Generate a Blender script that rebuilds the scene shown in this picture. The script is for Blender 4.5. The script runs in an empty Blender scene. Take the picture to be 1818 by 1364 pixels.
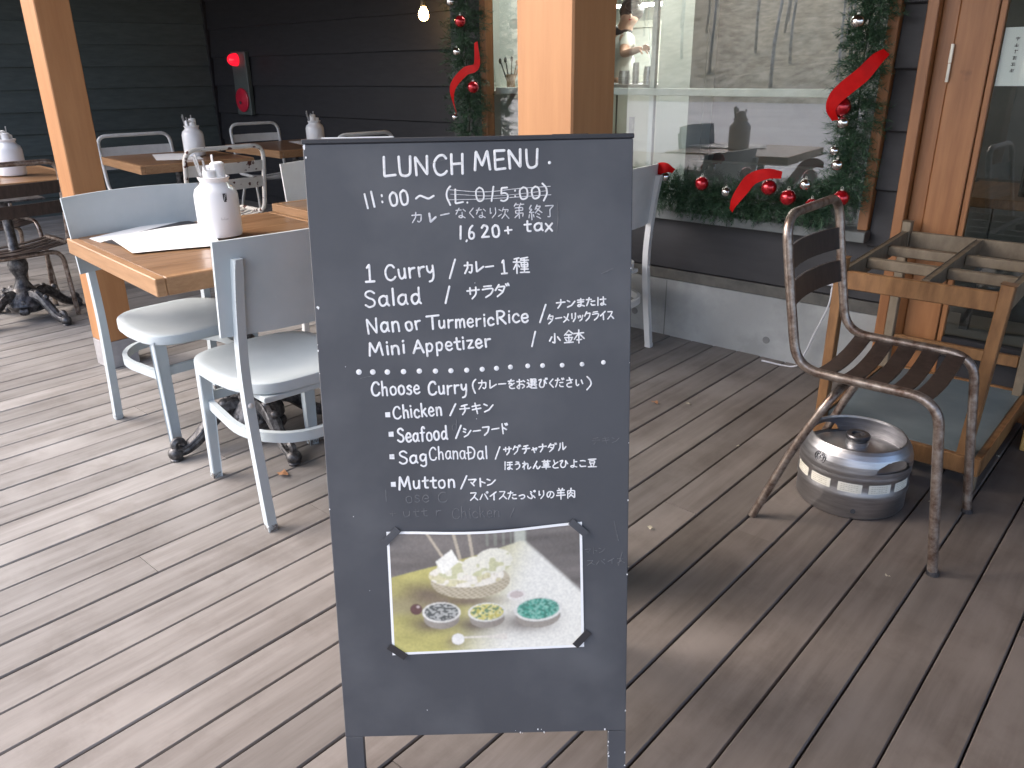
import bpy, bmesh, math, random
import numpy as np
from mathutils import Vector, Matrix
random.seed(7)
R_ = math.radians
scene = bpy.context.scene
COL = scene.collection

# ---------------------------------------------------------------- camera, sky, sun, exposure
CAM_H = 1.30
PITCH, ROLL, YAW, FPX = .3773324, -.0131008, .7274788, 1407.98
_F = Vector((-math.sin(YAW)*math.cos(PITCH), math.cos(YAW)*math.cos(PITCH), -math.sin(PITCH)))
_r = Vector((math.cos(YAW), math.sin(YAW), 0)); _u = _r.cross(_F)
_R = _r*math.cos(ROLL) + _u*math.sin(ROLL); _U = _u*math.cos(ROLL) - _r*math.sin(ROLL)
cd = bpy.data.cameras.new('camera'); cam = bpy.data.objects.new('camera', cd); COL.objects.link(cam)
cam.matrix_world = Matrix(((_R.x, _U.x, -_F.x, 0), (_R.y, _U.y, -_F.y, 0), (_R.z, _U.z, -_F.z, CAM_H), (0, 0, 0, 1)))
cd.sensor_width = 36; cd.lens = 36*FPX/1818; cd.clip_start = .05; cd.clip_end = 500
scene.camera = cam

SUN_EL, SUN_AZ = R_(42), R_(232)          # azimuth from +Y, clockwise: light comes from behind left
w = bpy.data.worlds.new('World'); scene.world = w; w.use_nodes = True
nt = w.node_tree; bg = nt.nodes['Background']
sky = nt.nodes.new('ShaderNodeTexSky'); sky.sky_type = 'NISHITA'; sky.sun_disc = False
sky.sun_elevation = SUN_EL; sky.sun_rotation = SUN_AZ; sky.dust_density = 3; sky.air_density = .7; sky.ozone_density = .6
nt.links.new(sky.outputs[0], bg.inputs[0]); bg.inputs[1].default_value = .15
sd = bpy.data.lights.new('sun', 'SUN'); sd.energy = .8; sd.angle = R_(100); sd.color = (1, .96, .9)
so = bpy.data.objects.new('sun', sd); COL.objects.link(so)
dirv = Vector((math.sin(SUN_AZ)*math.cos(SUN_EL), math.cos(SUN_AZ)*math.cos(SUN_EL), math.sin(SUN_EL)))
so.rotation_euler = (-dirv).to_track_quat('-Z', 'Y').to_euler()
vs = scene.view_settings; vs.view_transform = 'Standard'; vs.look = 'None'; vs.gamma = 1; vs.use_curve_mapping = False
vs.exposure = 1.95
scene.cycles.max_bounces = 8; scene.cycles.diffuse_bounces = 4; scene.cycles.glossy_bounces = 4
scene.cycles.transparent_max_bounces = 12; scene.cycles.caustics_reflective = False; scene.cycles.caustics_refractive = False

# ---------------------------------------------------------------- measuring helpers (plan drawn from the camera station)
def ray(px, py): return _R*(px-909) - _U*(py-682) + _F*FPX
def at_z(px, py, z): d = ray(px, py); t = (z-CAM_H)/d.z; return Vector((d.x*t, d.y*t, z))
def at_y(px, py, y): d = ray(px, py); t = y/d.y; return Vector((d.x*t, y, CAM_H+d.z*t))

# ---------------------------------------------------------------- object helpers
def tag(o, label=None, cat=None, group=None, kind=None):
    if label: o['label'] = label
    if cat: o['category'] = cat
    if group: o['group'] = group
    if kind: o['kind'] = kind
    return o
def empty(name, label, cat, loc=(0, 0, 0), rz=0, group=None):
    o = bpy.data.objects.new(name, None); COL.objects.link(o); o.location = loc; o.rotation_euler = (0, 0, rz)
    o.empty_display_size = .1
    return tag(o, label, cat, group)
def link(name, bm, mat, parent=None, smooth=False, loc=None):
    me = bpy.data.meshes.new(name)
    bmesh.ops.recalc_face_normals(bm, faces=bm.faces[:]) if len(bm.faces) < 20000 else None
    bm.to_mesh(me); bm.free()
    if isinstance(mat, (list, tuple)):
        for m in mat: me.materials.append(m)
    else: me.materials.append(mat)
    if smooth:
        me.polygons.foreach_set('use_smooth', [True]*len(me.polygons))
        if smooth == 'auto': me.set_sharp_from_angle(angle=R_(38))
    o = bpy.data.objects.new(name, me); COL.objects.link(o)
    if parent is not None: o.parent = parent
    if loc is not None: o.location = loc
    return o
def struct(name, bm, mat, parent=None, **k):
    o = link(name, bm, mat, parent, **k)
    if parent is None: o['kind'] = 'structure'
    return o
def copy_tree(o, parent=None):
    c = o.copy(); COL.objects.link(c); c.parent = parent
    for ch in [x for x in o.children]: copy_tree(ch, c)
    return c
def NB(): return bmesh.new()
def box(bm, x0, y0, z0, x1, y1, z1, bev=0, mtx=None, seg=1):
    r = bmesh.ops.create_cube(bm, size=1)
    vs_ = r['verts']
    for v in vs_:
        v.co = Vector(((x0+x1)/2+v.co.x*(x1-x0), (y0+y1)/2+v.co.y*(y1-y0), (z0+z1)/2+v.co.z*(z1-z0)))
    if bev:
        es = list({e for v in vs_ for e in v.link_edges})
        rr = bmesh.ops.bevel(bm, geom=es, offset=bev, segments=seg, affect='EDGES', profile=.5)
        vs_ = list({v for f in rr['faces'] for v in f.verts} | {v for v in vs_ if v.is_valid})
    if mtx is not None: bmesh.ops.transform(bm, matrix=mtx, verts=[v for v in vs_ if v.is_valid])
    return vs_
def beam(bm, p, q, wx, wy, bev=0, up=(0, 0, 1), wx2=None, wy2=None):
    """rectangular bar from p to q; wx across, wy along the up-ish side"""
    p, q = Vector(p), Vector(q); d = (q-p); L = d.length; d.normalize()
    s = d.cross(Vector(up)); 
    if s.length < 1e-4: s = d.cross(Vector((1, 0, 0)))
    s.normalize(); t = s.cross(d)
    r = bmesh.ops.create_cube(bm, size=1); vv = r['verts']
    for v in vv:
        k = v.co.z+.5; a = wx+(((wx2 if wx2 else wx)-wx)*k); b = wy+(((wy2 if wy2 else wy)-wy)*k)
        v.co = p + d*(L*k) + s*(v.co.x*a) + t*(v.co.y*b)
    if bev:
        es = list({e for v in vv for e in v.link_edges})
        bmesh.ops.bevel(bm, geom=es, offset=bev, segments=1, affect='EDGES', profile=.5)
def crom(pts, n=6, closed=False):
    P = [Vector(p) for p in pts]; out = []
    m = len(P)
    rng = range(m) if closed else range(m-1)
    for i in rng:
        p0 = P[(i-1) % m] if (closed or i > 0) else P[0]*2-P[1]
        p1 = P[i]; p2 = P[(i+1) % m]
        p3 = P[(i+2) % m] if (closed or i+2 < m) else P[m-1]*2-P[m-2]
        for k in range(n):
            t = k/n
            out.append(.5*((2*p1)+(p2-p0)*t+(2*p0-5*p1+4*p2-p3)*t*t+(-p0+3*p1-3*p2+p3)*t**3))
    if not closed: out.append(P[-1])
    return out
def rounded(pts, r, n=5):
    """polyline with rounded corners of radius-ish r"""
    P = [Vector(p) for p in pts]; out = [P[0]]
    for i in range(1, len(P)-1):
        a, b, c = P[i-1], P[i], P[i+1]
        ra = min(r, (a-b).length*.49); rc = min(r, (c-b).length*.49)
        s = b+(a-b).normalized()*ra; e = b+(c-b).normalized()*rc
        for k in range(n+1):
            t = k/n; out.append(s*(1-t)**2+b*2*t*(1-t)+e*t*t)
    out.append(P[-1]); return out
def tube(bm, pts, r, seg=8, closed=False, cap=True, sx=1, sy=1, up=(0, 0, 1)):
    P = [Vector(p) for p in pts]; n = len(P); rings = []
    T0 = None; N = None
    for i in range(n):
        if closed: T = (P[(i+1) % n]-P[i-1])
        else: T = P[min(i+1, n-1)]-P[max(i-1, 0)]
        T.normalize()
        if N is None:
            N = T.cross(Vector(up)); 
            if N.length < 1e-3: N = T.cross(Vector((1, 0, 0)))
            N.normalize()
        else:
            N = N - T*N.dot(T); N.normalize()
        B = T.cross(N)
        rr = r[i] if isinstance(r, (list, tuple)) else r
        rings.append([bm.verts.new(P[i]+N*(math.cos(2*math.pi*k/seg)*rr*sx)+B*(math.sin(2*math.pi*k/seg)*rr*sy)) for k in range(seg)])
    m = n if closed else n-1
    for i in range(m):
        a, b = rings[i], rings[(i+1) % n]
        for k in range(seg): bm.faces.new((a[k], a[(k+1) % seg], b[(k+1) % seg], b[k]))
    if cap and not closed: bm.faces.new(rings[0][::-1]); bm.faces.new(rings[-1])
def lathe(bm, prof, c=(0, 0, 0), seg=24, cap=True, mtx=None):
    c = Vector(c); rings = []
    for r, z in prof:
        ring = []
        for k in range(seg):
            p = Vector((r*math.cos(2*math.pi*k/seg), r*math.sin(2*math.pi*k/seg), z))
            if mtx is not None: p = mtx @ p
            ring.append(bm.verts.new(c+p))
        rings.append(ring)
    for a, b in zip(rings[:-1], rings[1:]):
        for k in range(seg): bm.faces.new((a[k], a[(k+1) % seg], b[(k+1) % seg], b[k]))
    if cap:
        bm.faces.new(rings[0][::-1]); bm.faces.new(rings[-1])
def slab(bm, outline, z0, z1, bev=0):
    """extruded flat outline (list of (x,y))"""
    a = [bm.verts.new((x, y, z0)) for x, y in outline]; b = [bm.verts.new((x, y, z1)) for x, y in outline]
    f0 = bm.faces.new(a[::-1]); f1 = bm.faces.new(b); n = len(a); side = []
    for i in range(n): side.append(bm.faces.new((a[i], a[(i+1) % n], b[(i+1) % n], b[i])))
    if bev:
        es = [e for e in f1.edges] + [e for e in f0.edges]
        bmesh.ops.bevel(bm, geom=es, offset=bev, segments=2, affect='EDGES', profile=.5)
def sphere(bm, c, r, u=16, v=10, sc=(1, 1, 1)):
    m = Matrix.Translation(c) @ Matrix.Diagonal((sc[0], sc[1], sc[2], 1))
    bmesh.ops.create_uvsphere(bm, u_segments=u, v_segments=v, radius=r, matrix=m)

# ---------------------------------------------------------------- materials
def nodes(name):
    m = bpy.data.materials.new(name); m.use_nodes = True
    t = m.node_tree; return m, t, t.nodes['Principled BSDF']
def mat(name, c1, c2=None, scale=(1, 1, 1), rough=.5, metal=0, bump=0, detail=4, freq=6, coat=0, coords='Object', rvar=0, objvar=0, emit=None, estr=0, bfreq=None, ramp=(.35, .65), spec=.5, dist=.002, blotch=None):
    m, t, b = nodes(name); L = t.links.new; N = t.nodes.new
    b.inputs['Roughness'].default_value = rough; b.inputs['Metallic'].default_value = metal
    b.inputs['Coat Weight'].default_value = coat; b.inputs['Specular IOR Level'].default_value = spec
    b.inputs['Coat Roughness'].default_value = .15
    b.inputs['Base Color'].default_value = (*c1, 1)
    if emit: b.inputs['Emission Color'].default_value = (*emit, 1); b.inputs['Emission Strength'].default_value = estr
    if c2 is None and not bump: return m
    tc = N('ShaderNodeTexCoord'); mp = N('ShaderNodeMapping'); mp.inputs['Scale'].default_value = scale
    vec = tc.outputs[coords]
    if objvar:
        oi = N('ShaderNodeObjectInfo'); ml = N('ShaderNodeVectorMath'); ml.operation = 'SCALE'; ml.inputs[0].default_value = (37, 17, 53)
        L(oi.outputs['Random'], ml.inputs['Scale']); ad = N('ShaderNodeVectorMath'); ad.operation = 'ADD'
        L(vec, ad.inputs[0]); L(ml.outputs[0], ad.inputs[1]); vec = ad.outputs[0]
    L(vec, mp.inputs['Vector'])
    nz = N('ShaderNodeTexNoise'); nz.inputs['Scale'].default_value = freq; nz.inputs['Detail'].default_value = detail; nz.inputs['Roughness'].default_value = .62
    L(mp.outputs[0], nz.inputs['Vector'])
    if c2 is not None:
        cr = N('ShaderNodeValToRGB'); cr.color_ramp.elements[0].position = ramp[0]; cr.color_ramp.elements[1].position = ramp[1]
        cr.color_ramp.elements[0].color = (*c1, 1); cr.color_ramp.elements[1].color = (*c2, 1)
        L(nz.outputs['Fac'], cr.inputs['Fac']); col = cr.outputs['Color']
        if blotch:
            nb = N('ShaderNodeTexNoise'); nb.inputs['Scale'].default_value = blotch[0]; nb.inputs['Detail'].default_value = 5
            L(tc.outputs['Object'] if not objvar else vec, nb.inputs['Vector'])
            rb = N('ShaderNodeValToRGB'); rb.color_ramp.elements[0].position = blotch[2]; rb.color_ramp.elements[1].position = blotch[3]
            L(nb.outputs['Fac'], rb.inputs['Fac']); mx = N('ShaderNodeMixRGB'); mx.inputs['Color2'].default_value = (*blotch[1], 1)
            L(rb.outputs['Color'], mx.inputs['Fac']); L(col, mx.inputs['Color1']); col = mx.outputs['Color']
        if objvar:
            mr = N('ShaderNodeMapRange'); mr.inputs['To Min'].default_value = 1-objvar; mr.inputs['To Max'].default_value = 1+objvar
            L(oi.outputs['Random'], mr.inputs['Value']); hs = N('ShaderNodeHueSaturation'); L(mr.outputs[0], hs.inputs['Value']); L(col, hs.inputs['Color']); col = hs.outputs['Color']
        L(col, b.inputs['Base Color'])
    if rvar:
        mr2 = N('ShaderNodeMapRange'); mr2.inputs['To Min'].default_value = rough-rvar; mr2.inputs['To Max'].default_value = rough+rvar
        L(nz.outputs['Fac'], mr2.inputs['Value']); L(mr2.outputs[0], b.inputs['Roughness'])
    if bump:
        bn = nz
        if bfreq:
            bn = N('ShaderNodeTexNoise'); bn.inputs['Scale'].default_value = bfreq; bn.inputs['Detail'].default_value = 3; L(mp.outputs[0], bn.inputs['Vector'])
        bp = N('ShaderNodeBump'); bp.inputs['Strength'].default_value = bump; bp.inputs['Distance'].default_value = dist
        L(bn.outputs['Fac'], bp.inputs['Height']); L(bp.outputs[0], b.inputs['Normal'])
    return m
def glass_mat(name, ior=1.5, tint=(.93, .96, .95), boost=1.0):
    m, t, b = nodes(name); t.nodes.remove(b); N = t.nodes.new; L = t.links.new
    out = t.nodes['Material Output']; fr = N('ShaderNodeFresnel'); fr.inputs['IOR'].default_value = ior
    tr = N('ShaderNodeBsdfTransparent'); tr.inputs[0].default_value = (*tint, 1); gl = N('ShaderNodeBsdfGlossy'); gl.inputs['Roughness'].default_value = .012
    tc = N('ShaderNodeTexCoord'); nz = N('ShaderNodeTexNoise'); nz.inputs['Scale'].default_value = 2.2; nz.inputs['Detail'].default_value = 1
    bp = N('ShaderNodeBump'); bp.inputs['Strength'].default_value = .02; bp.inputs['Distance'].default_value = .02
    L(tc.outputs['Object'], nz.inputs['Vector']); L(nz.outputs['Fac'], bp.inputs['Height']); L(bp.outputs[0], gl.inputs['Normal'])
    mu = N('ShaderNodeMath'); mu.operation = 'MULTIPLY'; mu.inputs[1].default_value = boost; mu.use_clamp = True
    ge = N('ShaderNodeNewGeometry'); iv = N('ShaderNodeMath'); iv.operation = 'SUBTRACT'; iv.inputs[0].default_value = 1; L(ge.outputs['Backfacing'], iv.inputs[1])
    m3 = N('ShaderNodeMath'); m3.operation = 'MULTIPLY'; L(fr.outputs[0], m3.inputs[0]); L(iv.outputs[0], m3.inputs[1]); L(m3.outputs[0], mu.inputs[0]); mx = N('ShaderNodeMixShader'); L(mu.outputs[0], mx.inputs[0]); L(tr.outputs[0], mx.inputs[1]); L(gl.outputs[0], mx.inputs[2])
    L(mx.outputs[0], out.inputs['Surface']); return m

WOODG = (1, 1, 12)
M = {}
M['deck'] = mat('deck_wood', (.178, .163, .150), (.282, .268, .255), scale=(9, .75, 4), rough=.64, bump=.35, freq=3.2, detail=9, objvar=.17, bfreq=14, ramp=(.3, .68), rvar=.1, dist=.0015, blotch=(2.6, (.345, .33, .315), .50, .80))
def deck_shade_weather():  # darker, browner to the right: less weathered boards, plus weaker light painted in
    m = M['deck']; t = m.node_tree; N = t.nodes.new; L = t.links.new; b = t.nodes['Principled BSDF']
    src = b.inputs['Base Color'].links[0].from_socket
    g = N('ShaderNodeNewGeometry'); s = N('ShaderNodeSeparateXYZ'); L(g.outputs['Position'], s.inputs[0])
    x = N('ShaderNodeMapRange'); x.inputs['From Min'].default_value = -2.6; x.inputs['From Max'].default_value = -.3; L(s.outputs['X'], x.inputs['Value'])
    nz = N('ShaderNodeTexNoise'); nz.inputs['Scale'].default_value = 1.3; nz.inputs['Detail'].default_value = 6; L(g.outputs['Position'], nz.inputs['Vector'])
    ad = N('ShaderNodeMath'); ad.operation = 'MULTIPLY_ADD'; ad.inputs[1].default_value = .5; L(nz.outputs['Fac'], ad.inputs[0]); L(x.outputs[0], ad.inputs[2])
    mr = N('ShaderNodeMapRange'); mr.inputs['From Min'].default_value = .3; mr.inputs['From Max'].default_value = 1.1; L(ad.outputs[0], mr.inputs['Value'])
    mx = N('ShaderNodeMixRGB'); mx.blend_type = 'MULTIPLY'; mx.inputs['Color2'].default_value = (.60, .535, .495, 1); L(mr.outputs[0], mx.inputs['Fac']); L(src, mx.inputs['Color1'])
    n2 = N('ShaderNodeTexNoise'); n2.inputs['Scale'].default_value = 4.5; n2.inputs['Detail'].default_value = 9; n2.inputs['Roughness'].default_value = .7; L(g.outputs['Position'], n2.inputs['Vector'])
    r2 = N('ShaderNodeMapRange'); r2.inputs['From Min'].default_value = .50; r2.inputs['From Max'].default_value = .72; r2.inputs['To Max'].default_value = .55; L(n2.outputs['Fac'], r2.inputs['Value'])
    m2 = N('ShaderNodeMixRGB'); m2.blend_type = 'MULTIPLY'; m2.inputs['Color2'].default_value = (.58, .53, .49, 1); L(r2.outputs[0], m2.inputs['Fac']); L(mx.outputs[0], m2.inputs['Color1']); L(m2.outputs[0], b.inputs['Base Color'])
deck_shade_weather()
M['joist'] = mat('joist_wood', (.03, .026, .023), (.05, .045, .04), rough=.8, bump=.2, freq=8)
M['siding'] = mat('siding_paint', (.014, .0135, .016), (.021, .020, .023), scale=(1, 1, 5), rough=.55, bump=.3, freq=7, bfreq=30, dist=.001, objvar=.1)
M['siding_green'] = mat('siding_paint_green', (.052, .066, .064), (.070, .086, .082), scale=(1, 1, 5), rough=.6, bump=.3, freq=7, bfreq=30, dist=.001, objvar=.1)
M['concrete'] = mat('concrete', (.27, .28, .275), (.38, .39, .385), rough=.85, bump=.25, freq=5, detail=9, bfreq=60, dist=.001, blotch=(2.5, (.22, .225, .22), .55, .8))
M['concrete_dark'] = mat('concrete_plug', (.16, .165, .165), (.2, .2, .2), rough=.9, bump=.2, freq=20)
M['flashing'] = mat('flashing_dust', (.07, .068, .062), (.12, .115, .10), rough=.7, bump=.2, freq=14, detail=8)
M['post'] = mat('post_timber', (.38, .172, .066), (.46, .225, .092), scale=(5, 5, .45), rough=.5, bump=.15, freq=4, detail=7, bfreq=18, dist=.0008)
M['shoe'] = mat('post_shoe', (.30, .29, .29), (.42, .40, .40), rough=.7, bump=.1, freq=12)
M['frame'] = mat('frame_cedar', (.24, .098, .034), (.35, .155, .06), scale=(6, 6, .5), rough=.42, bump=.12, freq=4, detail=7, bfreq=20, dist=.0008, blotch=(6, (.13, .05, .02), .70, .78))
M['table'] = mat('table_wood', (.20, .108, .052), (.33, .19, .10), scale=(9, .8, 4), rough=.34, bump=.12, freq=4, detail=8, bfreq=22, dist=.0008, coat=.25, objvar=.06)
M['table_dark'] = mat('table_wood_dark', (.17, .085, .04), (.30, .16, .08), scale=(9, .8, 4), rough=.36, bump=.12, freq=4, detail=8, bfreq=22, dist=.0008, coat=.25)
M['edge'] = mat('table_edge_wood', (.29, .155, .072), (.41, .235, .12), scale=(1, 5, 14), rough=.42, bump=.12, freq=4, detail=7, dist=.0008)
M['gray'] = mat('grey_paint', (.44, .50, .52), (.50, .55, .57), rough=.42, bump=.12, freq=5, bfreq=40, dist=.0006, blotch=(26, (.56, .61, .62), .74, .8))
M['gray_tip'] = mat('worn_foot', (.16, .14, .125), (.42, .46, .47), rough=.7, freq=60, ramp=(.42, .55), bump=.2)
M['whitep'] = mat('white_paint', (.70, .70, .68), (.77, .77, .75), rough=.4, bump=.1, freq=6, bfreq=40, dist=.0006)
M['iron'] = mat('cast_iron', (.045, .043, .045), (.20, .195, .195), rough=.42, metal=.55, bump=.55, freq=38, detail=6, dist=.003, ramp=(.42, .72))
M['rustwhite'] = mat('chipped_white_paint', (.66, .63, .57), (.72, .69, .63), rough=.45, bump=.3, freq=22, detail=3, dist=.001, blotch=(24, (.10, .035, .025), .60, .62))
M['whitemetal'] = mat('white_tube_paint', (.62, .61, .58), (.70, .69, .66), rough=.42, bump=.1, freq=20, blotch=(24, (.16, .08, .05), .73, .75))
M['tube'] = mat('worn_steel', (.16, .105, .08), (.46, .40, .35), scale=(1, 1, 1), rough=.36, metal=.8, bump=.2, freq=34, detail=6, dist=.0006, ramp=(.36, .66))
M['slat'] = mat('dark_slat', (.024, .017, .015), (.052, .036, .030), scale=(4, 4, 1), rough=.42, bump=.2, freq=16, detail=5, dist=.0008)
M['steel'] = mat('brushed_steel', (.40, .40, .415), (.56, .56, .575), scale=(1, 1, 9), rough=.38, metal=1, bump=.12, freq=9, detail=6, dist=.0006, rvar=.1)
M['steel_dark'] = mat('steel_fitting', (.10, .10, .11), (.18, .18, .19), rough=.35, metal=.8, freq=20)
M['keglabel'] = mat('sticker_paper', (.74, .72, .62), (.80, .78, .69), rough=.6, freq=10)
M['kegprint'] = mat('sticker_print', (.40, .38, .30), (.5, .48, .4), rough=.6, freq=10)
M['rackwood'] = mat('rack_oak', (.15, .072, .028), (.26, .135, .055), scale=(4, 4, 1), rough=.45, bump=.2, freq=7, detail=8, bfreq=26, dist=.001, objvar=.1)
M['rackgray'] = mat('rack_weathered', (.15, .115, .075), (.22, .175, .12), scale=(4, 4, 2), rough=.6, bump=.2, freq=7, detail=8, dist=.001, objvar=.1)
M['slate'] = mat('rack_board', (.11, .145, .165), (.16, .20, .215), rough=.5, bump=.1, freq=5, detail=7)
M['yellowwood'] = mat('yellow_timber', (.50, .29, .08), (.62, .40, .14), scale=(5, 5, 1), rough=.5, freq=6)
M['board'] = mat('blackboard', (.060, .063, .071), (.074, .077, .086), rough=.50, bump=.08, freq=3, detail=9, bfreq=120, dist=.0004, blotch=(5, (.115, .118, .126), .46, .80))
M['boardedge'] = mat('blackboard_edge', (.03, .032, .038), (.40, .38, .35), rough=.6, freq=45, detail=5, ramp=(.66, .72))
M['chalk'] = mat('chalk_marker', (.62, .62, .62), (.84, .84, .84), rough=.8, freq=110, ramp=(.3, .5))
M['chalkthin'] = mat('chalk_thin', (.50, .51, .54), (.70, .70, .72), rough=.8, freq=160, ramp=(.4, .6))
M['ghost'] = mat('chalk_ghost', (.085, .088, .097), (.15, .153, .16), rough=.7, freq=90)
M['enamel'] = mat('white_enamel', (.80, .80, .80), rough=.22, coat=.3)
M['napkin'] = mat('paper_napkin', (.80, .80, .79), rough=.9)
M['paper'] = mat('paper_white', (.84, .84, .83), rough=.8)
M['ink'] = mat('ink', (.05, .05, .055), rough=.6)
M['blackcard'] = mat('black_card', (.03, .028, .03), rough=.5)
M['sill'] = mat('sill_metal', (.12, .13, .125), (.17, .18, .175), rough=.55, freq=9, bump=.05)
M['needle'] = mat('pine_needles', (.018, .055, .026), (.045, .10, .045), rough=.55, freq=40, coords='Object')
M['twig'] = mat('garland_wire', (.03, .04, .02), rough=.8)
M['redball'] = mat('red_bauble', (.50, .006, .015), rough=.13, metal=.55, coat=.8)
M['silverball'] = mat('silver_bauble', (.78, .76, .72), rough=.08, metal=1)
M['ribbon'] = mat('red_ribbon', (.42, .0015, .002), (.50, .003, .003), rough=.6, spec=.2, freq=30, bump=.15)
M['glass'] = glass_mat('window_glass', 1.5, boost=4.2)
M['doorglass'] = glass_mat('door_glass', 1.5, boost=2.6)
M['mullion'] = mat('pale_paint', (.50, .53, .49), (.55, .58, .54), rough=.5, freq=6)
M['inwall'] = mat('interior_wall', (.42, .45, .41), (.47, .50, .46), rough=.6, freq=2)
M['incab'] = mat('interior_cabinet', (.55, .57, .50), (.60, .62, .55), rough=.4, freq=3)
M['indark'] = mat('interior_dark', (.06, .06, .058), (.09, .09, .085), rough=.5, freq=4)
M['infloor'] = mat('interior_floor', (.14, .12, .10), (.19, .17, .15), rough=.4, freq=3)
M['lamp'] = mat('kitchen_lamp', (.9, .9, .9), emit=(1, .98, .92), estr=20)
M['bulb'] = mat('warm_bulb', (.9, .8, .6), emit=(1, .62, .25), estr=22)
M['redlamp'] = mat('red_lamp_lens', (.65, .01, .02), rough=.2, coat=.6, emit=(1, .01, .03), estr=.35)
M['redplate'] = mat('red_plate', (.55, .012, .04), rough=.35, coat=.3)
M['device'] = mat('device_panel', (.07, .085, .08), (.09, .105, .10), rough=.45, freq=8)
M['whiteplastic'] = mat('white_plastic', (.62, .62, .64), rough=.4)
M['leaf'] = mat('dry_leaf', (.36, .17, .08), (.50, .28, .15), rough=.7, freq=30)
M['leafpale'] = mat('pale_leaf', (.42, .38, .28), (.52, .48, .38), rough=.7, freq=30)
M['skin'] = mat('skin', (.55, .33, .24), rough=.5)
M['hair'] = mat('dark_hair', (.012, .011, .012), rough=.5)
M['shirt'] = mat('chef_shirt', (.74, .74, .70), rough=.8)
M['apron'] = mat('dark_collar', (.02, .022, .028), rough=.8)
M['bark'] = mat('tree_bark', (.38, .34, .29), (.85, .81, .74), rough=.9, freq=3, bump=.3)
M['slope'] = mat('slope_litter', (.40, .34, .22), (.88, .80, .60), rough=.9, freq=1.6, detail=9, bump=.3, dist=.1)
M['paving'] = mat('pale_paving', (.42, .42, .42), (.52, .52, .52), rough=.5, freq=.5, detail=7)
M['ground'] = mat('ground_gravel', (.20, .19, .17), (.28, .265, .24), rough=.9, freq=3, detail=8, bump=.2)
M['brass'] = mat('hinge_metal', (.62, .60, .52), rough=.35, metal=.6)
M['bottle'] = mat('dark_bottle', (.015, .018, .014), rough=.15, coat=.5)
M['woodtool'] = mat('utensil_wood', (.36, .22, .12), rough=.6)
M['ceil'] = mat('soffit_boards', (.10, .055, .03), (.15, .085, .045), scale=(6, .5, 3), rough=.6, freq=4)

# ================================================================ THE SETTING
# ground under and around the terrace
bm = NB(); box(bm, -90, -80, -.36, 60, 60, -.26); struct('ground', bm, M['ground'])
bm = NB(); box(bm, -60, -30, -.255, 40, -3.2, -.235); struct('paved_yard', bm, M['paving'])
# hillside behind the camera: what the windows mirror
def hill():
    bm = NB(); nx, ny = 70, 26; g = []
    rnd = random.Random(3)
    for j in range(ny):
        row = []
        for i in range(nx):
            x = -75+i*115/(nx-1); y = -29-j*46/(ny-1); t = j/(ny-1)
            z = -.3+13*(t**.8)+rnd.uniform(-.25, .25)*(1 if j else 0)+.6*math.sin(x*.21+t*5)*t
            row.append(bm.verts.new((x, y, z)))
        g.append(row)
    for j in range(ny-1):
        for i in range(nx-1): bm.faces.new((g[j][i], g[j+1][i], g[j+1][i+1], g[j][i+1]))
    return bm
struct('hillside', hill(), M['slope'], smooth=True)

# deck: joists below, boards above
deck = empty('deck', None, None); deck['kind'] = 'structure'
bm = NB()
for k in range(19): box(bm, -9.6, -2.9+k*.45, -.17, 2.2, -2.85+k*.45, -.034)
link('joist', bm, M['joist'], deck)
bm = NB(); box(bm, -9.7, -3, -.24, 2.3, 5.0, -.20); link('deck_shadow_bed', bm, M['joist'], deck).name = 'subfloor'
PX = .1244; X0 = -.130
rnd = random.Random(11); cache = {}
def board_mesh(L):
    L = round(L*4)/4
    if L not in cache:
        bm = NB(); hw = PX/2-.0021
        prof = [(-hw, -.032), (hw, -.032), (hw, -.004), (hw-.003, 0), (-hw+.003, 0), (-hw, -.004)]
        a = [bm.verts.new((x, -L/2+.001, z)) for x, z in prof]; b = [bm.verts.new((x, L/2-.001, z)) for x, z in prof]
        bm.faces.new(a); bm.faces.new(b[::-1])
        for i in range(6): bm.faces.new((a[i], b[i], b[(i+1) % 6], a[(i+1) % 6]))
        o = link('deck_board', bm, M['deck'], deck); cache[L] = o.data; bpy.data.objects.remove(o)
    return cache[L], L
for k in range(-18, 76):
    xc = X0-(k+.5)*PX
    yend = 3.49 if xc > -4.5 else 4.75
    y = 3.74-.25 if yend < 4 else 4.75
    first = True
    while y > -2.7:
        L = rnd.choice([3.0, 3.5, 4.0, 4.5]) if not first else rnd.choice([.75, 1.5, 2.25, 2.75, 3.25, 3.75, 4.25])
        first = False
        if y-L < -2.7: L = max(.25, math.ceil((y+2.7)*4)/4)
        me, LL = board_mesh(L)
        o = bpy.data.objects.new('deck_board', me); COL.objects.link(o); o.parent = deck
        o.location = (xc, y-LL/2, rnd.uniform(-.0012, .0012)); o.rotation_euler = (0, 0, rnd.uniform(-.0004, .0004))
        y -= LL

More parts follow.
